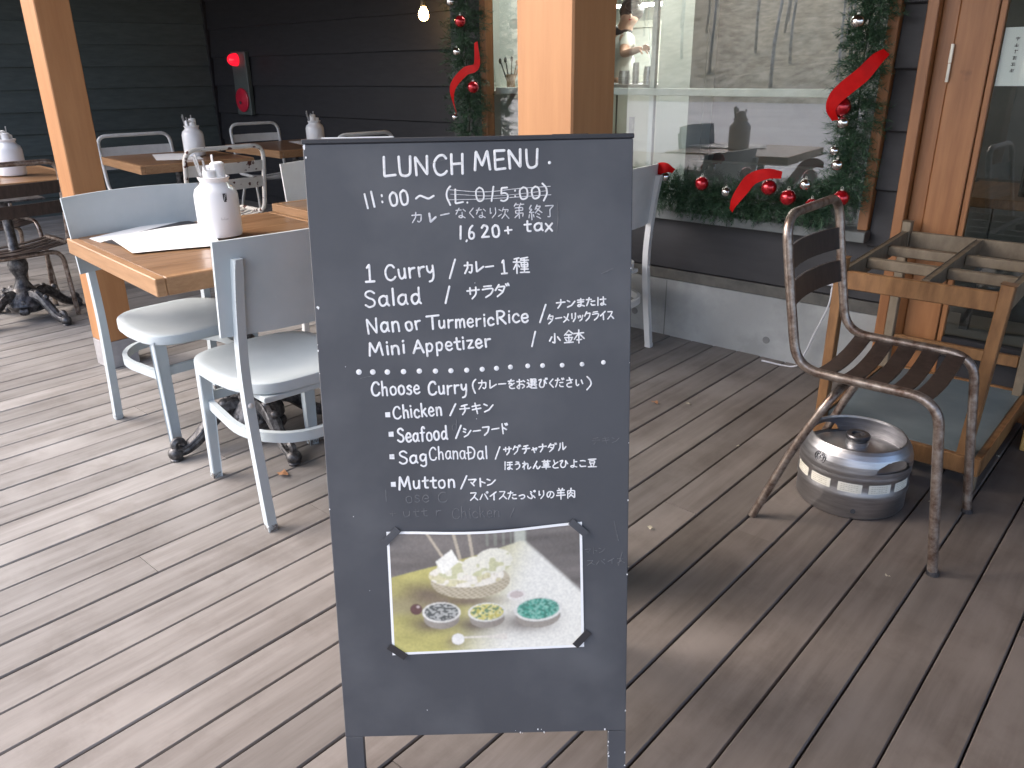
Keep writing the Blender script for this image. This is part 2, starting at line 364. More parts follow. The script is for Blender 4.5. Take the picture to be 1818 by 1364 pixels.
# clapboard walls: each plank its own piece
def siding(root, origin, ang, length, z0, z1, pitch, m, x0=0.0, bottoms=None, gaps=()):
    """planks along local x, facing local -y; gaps = list of (xa, xb, za, zb) openings"""
    root.location = origin; root.rotation_euler = (0, 0, ang)
    z = z0; n = 0
    while z < z1-.01:
        zt = min(z+pitch, z1); segs = [(x0, length)]
        for xa, xb, za, zb in gaps:
            if z+.01 < zb and zt-.01 > za:
                ns = []
                for s, e in segs:
                    if xa > s: ns.append((s, min(e, xa)))
                    if xb < e: ns.append((max(s, xb), e))
                segs = [q for q in ns if q[1]-q[0] > .01]
        for s, e in segs:
            bm = NB(); P = []
            for x in (s, e):
                P.append([bm.verts.new(c) for c in ((x, -.031, z), (x, -.031+.003, z-.005), (x, .0, z-.005), (x, .0, zt+.012), (x, -.008, zt+.012))])
            a, b = P
            for i in range(5): bm.faces.new((a[i], b[i], b[(i+1) % 5], a[(i+1) % 5]))
            bm.faces.new(a[::-1]); bm.faces.new(b)
            link('plank', bm, m, root)
        z += pitch; n += 1
# left wall (runs back to the corner)
WY, CY = 3.497, 4.72
cx0 = -8.41
wl = tag(empty('left_wall', None, None), 'grey green clapboard wall behind the left tables', 'wall', kind='structure'); 
a = R_(10.82)
Lw = 7.5
st = Vector((cx0-math.sin(a)*Lw, CY-math.cos(a)*Lw, 0))
siding(wl, st, math.pi/2-a, Lw, -.02, 2.9, .2, M['siding_green'])
bm = NB(); box(bm, 0, .004, -.2, Lw, .12, 2.9); link('backing', bm, M['indark'], wl)
wc = tag(empty('back_wall', None, None), 'dark clapboard wall carrying the red alarm lamp', 'wall', kind='structure')
siding(wc, (cx0, CY, 0), 0, 4.6, .10-.275, 2.9, .272, M['siding'])
bm = NB(); box(bm, 0, .004, -.2, 4.6, .12, 2.9); link('backing', bm, M['indark'], wc)
bm = NB(); box(bm, -.02, -.05, -.1, .045, -.004, 2.9); link('corner_trim', bm, M['siding'], wc)
# window wall
WX0, WX1 = -3.45, 2.0         # extent of window wall
WL, WR = -3.25, -1.13        # window opening
WZ0, WZ1 = .655, 2.25
DL, DR = -.985, .55           # door opening
ww = tag(empty('window_wall', None, None), 'dark clapboard wall around the garlanded window', 'wall', kind='structure')
siding(ww, (WX0, WY+.02, 0), 0, WX1-WX0, .36, 2.9, .232, M['siding'],
       gaps=[(WL-WX0-.01, WR-WX0+.045, WZ0-.045, WZ1), (DL-WX0, DR-WX0, 0, 2.3)])
bm = NB()
for (xa, xb, za, zb) in ((WX0, WL-.16, .3, 2.9), (WL-.01, WR+.045, .3, WZ0-.045), (WL-.01, WR+.045, WZ1, 2.9), (WR+.045, DL, .3, 2.9), (DL, DR, 2.3, 2.9), (DR, WX1, .3, 2.9)):
    box(bm, xa-WX0, .004, za, xb-WX0, .12, zb)
link('backing', bm, M['indark'], ww)
bm = NB(); box(bm, -.10, -.02, -.1, 0, 1.22, 2.9); link('return_wall', bm, M['siding'], ww)
bm = NB(); box(bm, 0, -.034, .300, DL-WX0, -.004, .352); o = link('flashing', bm, M['flashing'], ww)
bm = NB(); box(bm, WX0, WY-.006, -.2, DL-.002, WY+.14, .296); pl = struct('concrete_plinth', bm, M['concrete'])
for px, py in ((1360, 604), (1127, 552)):
    p = at_y(px, py, WY-.007); bm = NB(); lathe(bm, [(.017, 0), (.017, .003)], seg=16, mtx=Matrix.Rotation(R_(90), 3, 'X')); link('plug', bm, M['concrete_dark'], pl, loc=p+Vector((0, .0015, 0)))
bm = NB(); box(bm, -2.04, WY-.0075, -.02, -2.036, WY-.0061, .29); link('form_joint', bm, M['concrete_dark'], pl)

# roof over the terrace with its beam, carried by the posts
roof = tag(empty('roof', None, None), kind='structure')
bm = NB(); box(bm, -9.6, .95, 2.62, 3.6, 5.2, 2.72); link('soffit', bm, M['ceil'], roof)
bm = NB(); box(bm, -9.6, 1.38, 2.40, 3.6, 1.52, 2.615); link('beam', bm, M['post'], roof)
for i, x in enumerate(np.arange(-9.2, 3.4, .9)):
    bm = NB(); box(bm, x, 1.53, 2.50, x+.06, 3.4, 2.615); link('rafter', bm, M['ceil'], roof)

bm = NB(); box(bm, -1.5, -1.2, 2.62, 3.6, .94, 2.72); link('soffit', bm, M['ceil'], roof)  # added unseen overhang, blocks sky light over the right part of the deck

# posts
def post(x, y, w, label, group='orange timber posts carrying the terrace roof'):
    r = empty('timber_post', label, 'post', (x, y, 0), 0, group)
    bm = NB(); box(bm, 0, 0, .13, w, w, 2.40, bev=.004); link('shaft', bm, M['post'], r)
    bm = NB(); box(bm, -.001, -.001, 0, w+.001, w+.001, .129, bev=.003); link('foot', bm, M['shoe'], r)
    return r
post(-3.912, 1.375, .141, 'slanting-looking orange post left of the cafe tables')
post(-1.19, 1.364, .15, 'orange post rising behind the menu blackboard')

# ---------------------------------------------------------------- window
win = empty('cafe_window', 'big cafe window hung with pine garlands', 'window', (0, WY, 0))
bm = NB(); box(bm, WR, -.03, WZ0, WR+.042, .07, WZ1, bev=.003); link('frame', bm, M['frame'], win)
bm = NB(); box(bm, WL-.045, -.03, WZ0, WL, .037, WZ1, bev=.003); link('frame', bm, M['frame'], win)
bm = NB(); box(bm, WL-.045, -.03, WZ1, WR+.042, .07, WZ1+.05, bev=.003); link('frame', bm, M['frame'], win)
bm = NB(); box(bm, WL-.05, -.075, WZ0-.045, WR+.05, .07, WZ0-.001, bev=.003); link('sill', bm, M['sill'], win)
bm = NB(); box(bm, WL, .030, WZ0, WR, .036, WZ1); link('pane', bm, M['glass'], win)
z = at_y(1300, 163, WY+.06).z
bm = NB(); box(bm, WL, .045, z-.02, WR, .062, z+.014, bev=.003); link('rail', bm, M['mullion'], win)
p = at_y(1160, 160, WY+.08)
bm = NB(); box(bm, p.x-.014, .064, WZ0, p.x+.014, .09, WZ1, bev=.003); link('mullion', bm, M['mullion'], win)

# ---------------------------------------------------------------- door
door = empty('glass_door', 'orange framed glass door beside the garlanded window', 'door', (0, WY, 0))
for n, x0, x1, y0, y1 in (('jamb', -.982, -.942, -.075, .06), ('frame_board', -.940, -.880, -.03, .05)):
    bm = NB(); box(bm, x0, y0, .02, x1, y1, 2.3, bev=.003); link(n, bm, M['frame'], door)
bm = NB(); box(bm, -.877, -.045, .06, -.752, .0, 2.28, bev=.003); st_ = link('stile', bm, M['frame'], door)
bm = NB(); box(bm, -.750, -.036, .06, -.728, -.004, 2.28, bev=.003); link('glazing_bead', bm, M['frame'], door)
bm = NB(); box(bm, -.728, -.045, .06, .40, -.0, .27, bev=.003); link('bottom_rail', bm, M['siding'], door)
bm = NB(); box(bm, -.728, -.028, .27, .40, -.022, 2.2); link('pane', bm, M['doorglass'], door)
bm = NB(); box(bm, -.728, -.045, 2.201, .40, -.0, 2.28, bev=.003); link('top_rail', bm, M['frame'], door)
bm = NB(); box(bm, .402, -.045, .06, .52, 0, 2.28, bev=.003); link('stile', bm, M['frame'], door)
bm = NB(); box(bm, -.99, -.10, -.02, .55, .06, .055, bev=.004); link('threshold', bm, M['frame'], door)
a_, b_ = at_y(1700, 78, WY-.05), at_y(1689, 146, WY-.05)
bm = NB(); tube(bm, [Vector((-.878, -.054, b_.z)), Vector((-.878, -.054, (a_.z+b_.z)/2-.001))], .006, 8); tube(bm, [Vector((-.878, -.054, (a_.z+b_.z)/2+.001)), Vector((-.878, -.054, a_.z))], .0065, 8)
link('hinge', bm, M['brass'], door)
bm = NB(); tube(bm, [Vector((-.878, -.054, .10)), Vector((-.878, -.054, .19))], .006, 8); link('hinge', bm, M['brass'], door)

# ---------------------------------------------------------------- room behind the window
room = tag(empty('cafe_room', None, None), kind='structure')
def rbox(n, c, m, bev=0):
    bm = NB(); box(bm, *c, bev=bev); return link(n, bm, m, room)
rbox('room_floor', (-6.2, 3.65, .02, 3, 8.2, .06), M['infloor'])
rbox('room_ceiling', (-6.2, 3.65, 2.75, 3, 8.2, 2.85), M['inwall'])
rbox('room_wall', (-6.2, 8.2, .0, 3, 8.3, 2.9), M['inwall'])
rbox('room_wall', (3, 3.65, 0, 3.1, 8.3, 2.9), M['inwall'])
rbox('room_wall', (-6.3, 4.86, 0, -6.2, 8.3, 2.9), M['inwall'])
rbox('room_wall', (-6.2, 4.86, 0, -3.72, 4.94, 2.9), M['inwall'])
# pale lining seen left of the post, its shelf, and the pillar right of the cook
rbox('lining', (-3.448, 3.65, .06, -3.435, 4.86, 2.75), M['inwall'])
pi0, pi1 = at_y(1171, 100, 4.6), at_y(1228, 100, 4.6)
rbox('pillar', (pi0.x, 4.6, .06, pi1.x+.0, 4.78, 2.75), M['inwall'])
rbox('partition', (pi1.x+.002, 4.64, .06, 2.9, 4.74, .75), M['indark'])
rbox('partition', (pi1.x+.002, 4.9, .06, 2.9, 5.0, 2.75), M['indark'])  # partitions coloured dark to stand in for an unlit room
rbox('added_dark_ceiling', (pi1.x+.002, 3.66, 2.70, 2.9, 4.9, 2.745), M['indark'])  # extra ceiling added, dark colour keeps the right room dim
rbox('lamp_block_wall', (pi0.x, 4.79, .06, pi1.x, 7.0, 2.75), M['inwall'])  # added wall, stops kitchen lamp light reaching the right room
# things in the kitchen
dq = ray(893, 160); tq = -3.36/dq.x; sh = Vector((-3.36, dq.y*tq, CAM_H+dq.z*tq))
bm = NB(); box(bm, -3.434, sh.y-.12, sh.z-.022, -3.30, sh.y+.45, sh.z, bev=.003)
tag(link('wall_shelf', bm, M['incab']), 'pale kitchen shelf seen left of the big orange post', 'shelf')
ct = empty('utensil_holder', 'round holder of wooden spoons on the kitchen shelf', 'utensil holder', (sh.x+.01, sh.y+.06, sh.z+.001))
bm = NB(); lathe(bm, [(.024, 0), (.028, .085), (.025, .085), (.022, .01)], seg=14); link('pot', bm, M['woodtool'], ct)
for i, (dx, dy, h, m) in enumerate(((-.05, -.03, .15, 'indark'), (.0, .01, .16, 'indark'), (.02, .03, .14, 'woodtool'), (-.02, -.02, .155, 'indark'), (.03, .045, .14, 'woodtool'))):
    bm = NB(); tube(bm, [(dx*.2, dy*.2, .02), (dx, dy, h)], [.005, .004], 6); sphere(bm, (dx*1.08, dy*1.08, h+.008), .011, 8, 6, (1, .5, 1.5)); link('spoon', bm, M[m], ct)
c0, c1 = at_y(1092, 150, 5.6), at_y(1166, 150, 5.6)
cn = empty('kitchen_counter', 'pale kitchen counter in front of the cook', 'counter', (c0.x-.5, 5.6, .06))
Wc = 1.6
bm = NB(); box(bm, 0, 0, 0, Wc, .6, c0.z-.10, bev=.005); link('cabinet', bm, M['incab'], cn)
bm = NB(); box(bm, -.02, -.03, c0.z-.099, Wc+.02, .62, c0.z-.06, bev=.004); link('worktop', bm, M['steel'], cn)
bm = NB(); box(bm, .66, -.022, .1, .70, -.002, c0.z-.3); link('handle', bm, M['steel'], cn)
bm = NB(); box(bm, .52, -.008, .02, .53, -.002, c0.z-.12); link('door_gap', bm, M['indark'], cn)
for i, (px, w_, h_, lab) in enumerate(((1108, .09, .10, 'squat steel pot on the kitchen counter'), (1128, .05, .16, 'tall steel beaker on the kitchen counter'), (1150, .07, .13, 'steel jug at the right end of the kitchen counter'))):
    p = at_y(px, 150, 5.75); bm = NB(); lathe(bm, [(w_*.5, 0), (w_*.55, h_*.5), (w_*.45, h_), (w_*.4, h_), (w_*.4, .02)], seg=14)
    tag(link('steel_vessel', bm, M['steel'], loc=(p.x, 5.75, c0.z)), lab, 'vessel', 'steel vessels on the kitchen counter')
# serving hatch behind the cook
h0, h1 = at_y(1126, 50, 7.0), at_y(1160, 130, 7.0)
hx0, hx1 = h0.x-.5, h1.x; hz0, hz1 = h1.z-.02, h0.z
hw_ = empty('serving_hatch', 'white framed serving hatch behind the cook', 'hatch', (0, 7.0, 0))
for c in ((hx0, 0, hz1, hx1+.06, .05, hz1+.06), (hx1, 0, hz0, hx1+.06, .05, hz1-.001), (hx0, 0, hz0-.06, hx1+.06, .05, hz0-.001)):
    bm = NB(); box(bm, *c, bev=.004); link('frame', bm, M['incab'], hw_)
bm = NB(); box(bm, hx0, .03, hz0, hx1, .04, hz1); link('panel', bm, M['mullion'], hw_)
# wall above and beside hatch
rbox('kitchen_wall', (-6.2, 7.06, .06, 0, 7.12, 2.75), M['inwall'])
# ceiling lights
for i, (x, y, lab) in enumerate(((-4.6, 6.4, 'lit strip lamp above the cook'), (-3.0, 5.5, 'lit strip lamp above the kitchen counter'), (-2.85, 4.05, 'added unseen strip lamp brightening the kitchen lining and shelf'))):  # last lamp is added out of view to brighten lining and shelf
    l = empty('strip_lamp', lab, 'lamp', (x, y, (2.2, 2.68, 2.5)[i]), 0, 'lit strip lamps in the kitchen')
    if i == 0:
        q = at_y(1140, 8, 6.4); l.location = (q.x, 6.4, q.z)
    bm = NB(); box(bm, -.30, -.12, .0, .30, .12, .03, bev=.004); link('housing', bm, M['incab'], l)
    bm = NB(); box(bm, -.28, -.10, -.012, .28, .10, -.001); link('diffuser', bm, M['lamp'], l)
# cafe interior on the right: dim tables with bottles, seen through the door
ct2 = empty('inner_table', 'dark table with bottles just inside the glass door', 'table', (-.35, 4.1, .06))
bm = NB(); box(bm, -.55, -.3, .68, .6, .3, .72, bev=.004); link('tabletop', bm, M['table_dark'], ct2)
for sx in (-.5, .54):
    for sy in (-.26, .24): bm = NB(); box(bm, sx, sy, 0, sx+.04, sy+.04, .679); link('leg', bm, M['indark'], ct2)
for i, (x, y) in enumerate(((-.62, 3.95), (-.52, 4.05), (-.40, 3.96), (-.28, 4.08), (-.14, 3.98))):
    b = empty('bottle', ('leftmost', 'second from left', 'middle', 'fourth from left', 'rightmost')[i]+' of the dark bottles on the table inside the glass door', 'bottle', (x, y, .78), 0, 'dark bottles inside the glass door')
    bm = NB(); lathe(bm, [(.034, 0), (.036, .13), (.014, .18), (.013, .22)], seg=12); link('body', bm, M['bottle'], b, smooth='auto')
    bm = NB(); lathe(bm, [(.0165, .218), (.0165, .245)], seg=10); link('cap', bm, M['whiteplastic'], b)

# cook: one continuous body, hair, shirt
def skin_body(name, joints, edges, radii, m, parent, loc=(0, 0, 0), sub=2):
    me = bpy.data.meshes.new(name); me.from_pydata([Vector(j) for j in joints], edges, []); me.materials.append(m)
    o = bpy.data.objects.new(name, me); COL.objects.link(o); o.parent = parent; o.location = loc
    md = o.modifiers.new('skin', 'SKIN'); md.use_smooth_shade = True
    for i, r in enumerate(radii): me.skin_vertices[0].data[i].radius = (r, r) if not isinstance(r, tuple) else r
    me.skin_vertices[0].data[0].use_root = True
    s = o.modifiers.new('sub', 'SUBSURF'); s.levels = sub; s.render_levels = sub
    return o
CKY = 6.45; root = at_y(1102, 130, CKY); root = Vector((root.x, CKY, .06))
ck = empty('person', 'cook in white shirt with dark collar reaching over the counter', 'person', root)
def Q(px, py, dy=0): return at_y(px, py, CKY+dy)-root
hip = Q(1096, 178); hip.z = max(hip.z, .86)
J = [hip, Q(1097, 140, -.03), Q(1100, 95, -.07), Q(1103, 66, -.12), Q(1108, 50, -.16), Q(1118, 32, -.20), Q(1122, 20, -.20),
     Q(1088, 72, .02), Q(1080, 110, .05), Q(1090, 142, -.12), Q(1100, 146, -.2),
     Q(1113, 70, -.22), Q(1106, 97, -.30), Q(1128, 90, -.34), Q(1139, 86, -.36),
     hip+Vector((-.1, 0, -.04)), Vector((hip.x-.1, .02, .46)), Vector((hip.x-.1, .03, .06)), hip+Vector((.1, 0, -.04)), Vector((hip.x+.1, 0, .46)), Vector((hip.x+.1, .03, .06)), Vector((hip.x-.1, -.13, .035)), Vector((hip.x+.1, -.13, .035))]
Ed = [(0, 1), (1, 2), (2, 3), (3, 4), (4, 5), (5, 6), (3, 7), (7, 8), (8, 9), (9, 10), (3, 11), (11, 12), (12, 13), (13, 14), (0, 15), (15, 16), (16, 17), (0, 18), (18, 19), (19, 20), (17, 21), (20, 22)]
Rr = [.13, .13, .14, .09, .05, .085, .082, .058, .042, .034, .028, .056, .040, .031, .024, .085, .06, .045, .085, .06, .045, .035, .035]
skin_body('body', J, Ed, Rr, M['skin'], ck)
hnd = J[14]
for k in range(4):
    d0 = Vector((.012, 0, .012-.008*k)); L_ = (.07, .078, .074, .06)[k]
    skin_body('finger', [hnd+d0, hnd+d0*1.2+Vector((L_*.55, -.01, .010-.004*k)), hnd+d0*1.3+Vector((L_, -.015, -.012-.006*k))], [(0, 1), (1, 2)], [.010, .009, .007], M['skin'], ck, sub=1)
skin_body('finger', [hnd+Vector((-.01, 0, -.012)), hnd+Vector((.012, -.02, -.034)), hnd+Vector((.03, -.024, -.045))], [(0, 1), (1, 2)], [.011, .009, .008], M['skin'], ck, sub=1)
skin_body('shirt', [J[0], J[1], J[2], J[3]+Vector((0, 0, -.02)), J[7], J[8]+(J[7]-J[8])*.3, J[11], J[12]+(J[11]-J[12])*.25], [(0, 1), (1, 2), (2, 3), (3, 4), (4, 5), (3, 6), (6, 7)], [.15, .15, .158, .10, .075, .058, .072, .056], M['shirt'], ck)
bm = NB(); sphere(bm, Q(1104, 57, -.15), .098, 16, 10, (1, .9, .62)); link('collar', bm, M['apron'], ck, smooth=True)
hc = (J[5]+J[6])*.5
bm = NB(); sphere(bm, hc+Vector((-.012, .03, .035)), .104, 18, 12, (1.0, 1.05, .92)); link('hair', bm, M['hair'], ck, smooth=True)
bm = NB(); sphere(bm, hc+Vector((.045, -.055, .062)), .062, 12, 8, (1.0, .8, .62)); link('hair', bm, M['hair'], ck, smooth=True)
for sx in (-1, 1):
    bm = NB(); sphere(bm, hc+Vector((.045+sx*.026, -.083-.01*sx, .008)), .009, 8, 6); link('eye', bm, M['hair'], ck)
bm = NB(); sphere(bm, hc+Vector((.062, -.098, -.018)), .014, 8, 6, (.9, 1.1, 1.4)); link('nose', bm, M['skin'], ck, smooth=True)
bm = NB(); sphere(bm, hc+Vector((.055, -.086, -.045)), .016, 8, 6, (1.2, .5, .3)); link('mouth', bm, M['redplate'], ck)
bm = NB(); sphere(bm, hc+Vector((-.075, -.03, -.01)), .020, 8, 6, (.5, .8, 1.2)); link('ear', bm, M['skin'], ck, smooth=True)

# ---------------------------------------------------------------- bare trees across the yard (mirrored in the glass)
def tree(x, y, z, h, seed):
    rn = random.Random(seed); t = empty('bare_tree', 'slender bare winter tree on the slope behind the camera, seen mirrored', 'tree', (x, y, z), 0, 'bare trees on the slope mirrored in the window')
    bm = NB(); pts = [Vector((0, 0, -.3))]
    for k in range(6): pts.append(pts[-1]+Vector((rn.uniform(-.12, .12), rn.uniform(-.12, .12), h/6)))
    r0 = h*.006+.018; tube(bm, pts, [r0*(1-.14*k) for k in range(7)], 7); link('trunk', bm, M['bark'], t, smooth=True)
    bm = NB()
    for k in range(16):
        f = rn.uniform(.3, .98)*6; i = min(int(f), 5); p = pts[i].lerp(pts[i+1], f-i); an = rn.uniform(0, 6.28); l = h*.22*(1.15-f/6)
        d = Vector((math.cos(an), math.sin(an), rn.uniform(.6, 1.3))); q = p+d*l*.5; e = q+(d+Vector((rn.uniform(-.4, .4), rn.uniform(-.4, .4), .3)))*l*.5
        tube(bm, [p, q, e], [r0*.3, r0*.2, r0*.06], 5)
        for _ in range(3):
            g = q.lerp(e, rn.random()); tube(bm, [g, g+Vector((rn.uniform(-1, 1), rn.uniform(-1, 1), rn.uniform(.2, 1)))*l*.35], [r0*.1, r0*.03], 4)
    link('crown', bm, M['bark'], t)
rn = random.Random(5)
for i in range(44):
    x = -46+i*1.05+rn.uniform(-.9, .9); y = -30-rn.uniform(0, 9); tz = ((-29-y)/46)**.8*13-.3
    tree(x, y, tz, rn.uniform(8, 13), i)

# ================================================================ FURNITURE
LEGR = .31/.35
def cafe_table(name, c, ux, lx, ly, label, base_c=None, dark=False, z=.742, th=.055, base_rot=0, group='square wooden cafe tables'):
    """c = near-left corner A (x,y), ux = angle of the A->B side"""
    r = empty(name, label, 'table', (c[0], c[1], 0), ux, group)
    tm = M['table_dark'] if dark else M['table']
    e = .032; n = 6; w_ = (lx-2*e)/n
    for i in range(n):
        bm = NB(); box(bm, e+i*w_+.0004, e, z-th+.004, e+(i+1)*w_-.0004, ly-e, z, bev=.0008); link('top_board', bm, tm, r)
    for (x0, y0, x1, y1) in ((0, 0, lx, e-.0008), (0, ly-e+.0008, lx, ly), (0, e, e-.0008, ly-e), (lx-e+.0008, e, lx, ly-e)):
        bm = NB(); box(bm, x0, y0, z-th, x1, y1, z+.001, bev=.003); link('edge_board', bm, M['edge'], r)
    bx, by = base_c if base_c else (lx/2, ly/2)
    bm = NB(); lathe(bm, [(.052, .16), (.06, .17), (.05, .19), (.034, .22), (.03, .25), (.048, .29), (.052, .32), (.034, .36), (.028, .385), (.034, .39), (.034, .40), (.026, .41), (.024, .66), (.03, .665), (.03, .68)], c=(bx, by, 0), seg=18)
    link('column', bm, M['iron'], r, smooth='auto')
    bm = NB(); box(bm, bx-.17, by-.17, .676, bx+.17, by+.17, z-th-.001, bev=.003); link('top_plate', bm, M['iron'], r)
    bm = NB(); lathe(bm, [(.02, .04), (.085, .055), (.108, .095), (.095, .14), (.066, .17), (.05, .19)], c=(bx, by, 0), seg=20)
    for k in range(8):
        an = k*math.pi/4+.4; sphere(bm, (bx+.088*math.cos(an), by+.088*math.sin(an), .115), .019, 8, 6)
    link('hub', bm, M['iron'], r, smooth='auto')
    for k in range(4):
        an = base_rot+k*math.pi/2; ca, sa = math.cos(an), math.sin(an)
        P = [(.05, .135), (.10, .15), (.16, .135), (.21, .095), (.26, .055), (.31, .032), (.345, .03)]
        bm = NB()
        pts = crom([(bx+ca*a_*LEGR, by+sa*a_*LEGR, b_) for a_, b_ in P], 4)
        rr = [.037-.018*(i/(len(pts)-1)) for i in range(len(pts))]
        tube(bm, pts, rr, 8, sx=.85, sy=1.0)
        for sgn in (-1, 1):   # raised ribs along the leg
            tube(bm, [(p.x-sa*.016*sgn, p.y+ca*.016*sgn, p.z+rr[i]*.72) for i, p in enumerate(pts)], [.006]*len(pts), 6)
        sphere(bm, (bx+ca*.31, by+sa*.31, .028), .028, 12, 8, (1, 1, .95))
        sc = [(bx+ca*(.296+.016*math.cos(t)), by+sa*(.296+.016*math.cos(t)), .058+.016*math.sin(t)) for t in np.linspace(-1.5, 3.4, 12)]
        tube(bm, sc, [.014]*12, 6)
        sphere(bm, (bx+ca*.18, by+sa*.18, .15), .017, 8, 6); sphere(bm, (bx+ca*.115, by+sa*.115, .165), .021, 8, 6)
        lathe(bm, [(.022, 0), (.024, .006), (.02, .012)], c=(bx+ca*.31, by+sa*.31, 0), seg=12)
        link('foot', bm, M['iron'], r, smooth='auto')
        # shell ornament hanging between the feet
        am = an+math.pi/4; bm = NB()
        for q in range(5):
            t = (q-2)*.3; sphere(bm, (bx+math.cos(am)*.10+math.sin(am)*math.sin(t)*.028, by+math.sin(am)*.10-math.cos(am)*math.sin(t)*.028, .085-.02*math.cos(t)), .013, 8, 6, (1, 1, 1.5))
        link('ornament', bm, M['iron'], r, smooth=True)
    return r

# ---- grey bentwood cafe chair: front = +x
def bent_chair(label, loc, rz, paint, group, hw_rear=.215, tipmat='gray_tip'):
    r = empty('cafe_chair', label, 'chair', (loc[0], loc[1], 0), rz, group)
    pm = M[paint]
    for s in (-1, 1):
        y = s*hw_rear
        pts = crom([(-.238, y, 0), (-.222, y, .15), (-.206, y, .32), (-.200, y, .44), (-.205, y, .56), (-.225, y*.985, .72), (-.248, y*.97, .84)], 4)
        bm = NB(); prev = None
        for i, p in enumerate(pts):
            w2, d2 = .0145, .0235-.004*(i/len(pts))
            ring = [bm.verts.new((p.x+dx*w2, p.y+dy*d2*.62, p.z)) for dx, dy in ((-1, -1), (1, -1), (1, 1), (-1, 1))]
            if prev:
                for k in range(4): bm.faces.new((prev[k], prev[(k+1) % 4], ring[(k+1) % 4], ring[k]))
            else: bm.faces.new(ring[::-1])
            prev = ring
        bm.faces.new(prev)
        es = [e for e in bm.edges if abs((e.verts[0].co-e.verts[1].co).z) > 1e-5]
        bmesh.ops.bevel(bm, geom=es, offset=.003, segments=1, affect='EDGES')
        link('rear_leg', bm, pm, r)
        bm = NB(); box(bm, -.238-.0155, y-.0155, 0, -.238+.0155+.001, y+.0155, .022, bev=.002); link('foot_tip', bm, M[tipmat], r)
        bm = NB(); yf = s*.188
        beam(bm, (.195, yf*.97, .415), (.215, yf, .0), .040, .034, bev=.003, wx2=.030, wy2=.026, up=(1, 0, 0)); link('front_leg', bm, pm, r)
        bm = NB(); beam(bm, (.2142, yf, .020), (.2152, yf, -.0), .0315, .0275, up=(1, 0, 0)); link('foot_tip', bm, M[tipmat], r)
        bm = NB(); sphere(bm, (-.200-.0155, y, .405), .0085, 10, 8, (.6, 1, 1)); link('bolt', bm, M['whitemetal'] if paint == 'gray' else pm, r, smooth=True)
    # seat
    out = []
    for t in np.linspace(0, 2*math.pi, 41)[:-1]:
        cx_, sy_ = math.cos(t), math.sin(t)
        e = 2/3.8; x = math.copysign(abs(cx_)**e, cx_)*.234; y = math.copysign(abs(sy_)**e, sy_)*(.222-.030*max(0, min(1, (.02-x)/.22))**1.5)
        out.append((x+.036, y))
    bm = NB(); rings = []
    for s_, z_ in ((.975, .404), (1, .409), (1, .436), (.994, .440), (.975, .4425), (.86, .4415), (.66, .436), (.42, .432), (.18, .431)):
        rings.append([bm.verts.new((.036+(x-.036)*s_, y*s_, z_)) for x, y in out])
    for ra, rb_ in zip(rings[:-1], rings[1:]):
        for k in range(len(out)): bm.faces.new((ra[k], ra[(k+1) % len(out)], rb_[(k+1) % len(out)], rb_[k]))
    bm.faces.new(rings[0][::-1]); bm.faces.new(rings[-1])
    link('seat', bm, pm, r, smooth='auto')
    # curved back panel on the front face of the posts
    bm = NB(); n = 14; A = []; z0, z1 = .615, .888
    for i in range(n+1):
        y = -.26+.52*i/n; c = -.042*(1-(y/.26)**2); row = []
        for z_ in (z0, .68, .76, .83, z1):
            xb = -.1900-(z_-.56)*.135+.0; edge = 0
            zz = z_+(.006*(1-(y/.26)**2) if z_ == z1 else 0)
            row.append((xb+c+.019, y, zz))
        A.append(row)
    V = [[(bm.verts.new(p), bm.verts.new((p[0]-.011, p[1], p[2]))) for p in row] for row in A]
    for i in range(n):
        for j in range(4):
            bm.faces.new((V[i][j][0], V[i+1][j][0], V[i+1][j+1][0], V[i][j+1][0])); bm.faces.new((V[i][j][1], V[i][j+1][1], V[i+1][j+1][1], V[i+1][j][1]))
        bm.faces.new((V[i][0][0], V[i][0][1], V[i+1][0][1], V[i+1][0][0])); bm.faces.new((V[i][4][0], V[i+1][4][0], V[i+1][4][1], V[i][4][1]))
    for j in range(4):
        bm.faces.new((V[0][j][0], V[0][j+1][0], V[0][j+1][1], V[0][j][1])); bm.faces.new((V[n][j][0], V[n][j][1], V[n][j+1][1], V[n][j+1][0]))
    link('backrest', bm, pm, r, smooth='auto')
    # U-shaped stretcher
    bm = NB(); sp = rounded([(.19, -.176, .275), (-.10, -.205, .275), (-.235, -.12, .275), (-.262, 0, .275), (-.235, .12, .275), (-.10, .205, .275), (.19, .176, .275)], .10, 5)
    P = [Vector(p) for p in sp]; prev = None
    for i, p in enumerate(P):
        T = (P[min(i+1, len(P)-1)]-P[max(i-1, 0)]).normalized(); N_ = Vector((-T.y, T.x, 0))
        ring = [bm.verts.new(p+N_*a_+Vector((0, 0, b_))) for a_, b_ in ((-.009, -.016), (.009, -.016), (.009, .016), (-.009, .016))]
        if prev:
            for k in range(4): bm.faces.new((prev[k], prev[(k+1) % 4], ring[(k+1) % 4], ring[k]))
        else: bm.faces.new(ring[::-1])
        prev = ring
    bm.faces.new(prev); link('stretcher', bm, pm, r, smooth='auto')
    bm = NB(); beam(bm, (.205, -.172, .30), (.205, .172, .30), .014, .028, bev=.002); link('stretcher', bm, pm, r)
    bm = NB(); box(bm, -.19, -.16, .385, .18, .16, .4035, bev=.003); link('seat_frame', bm, pm, r)
    return r

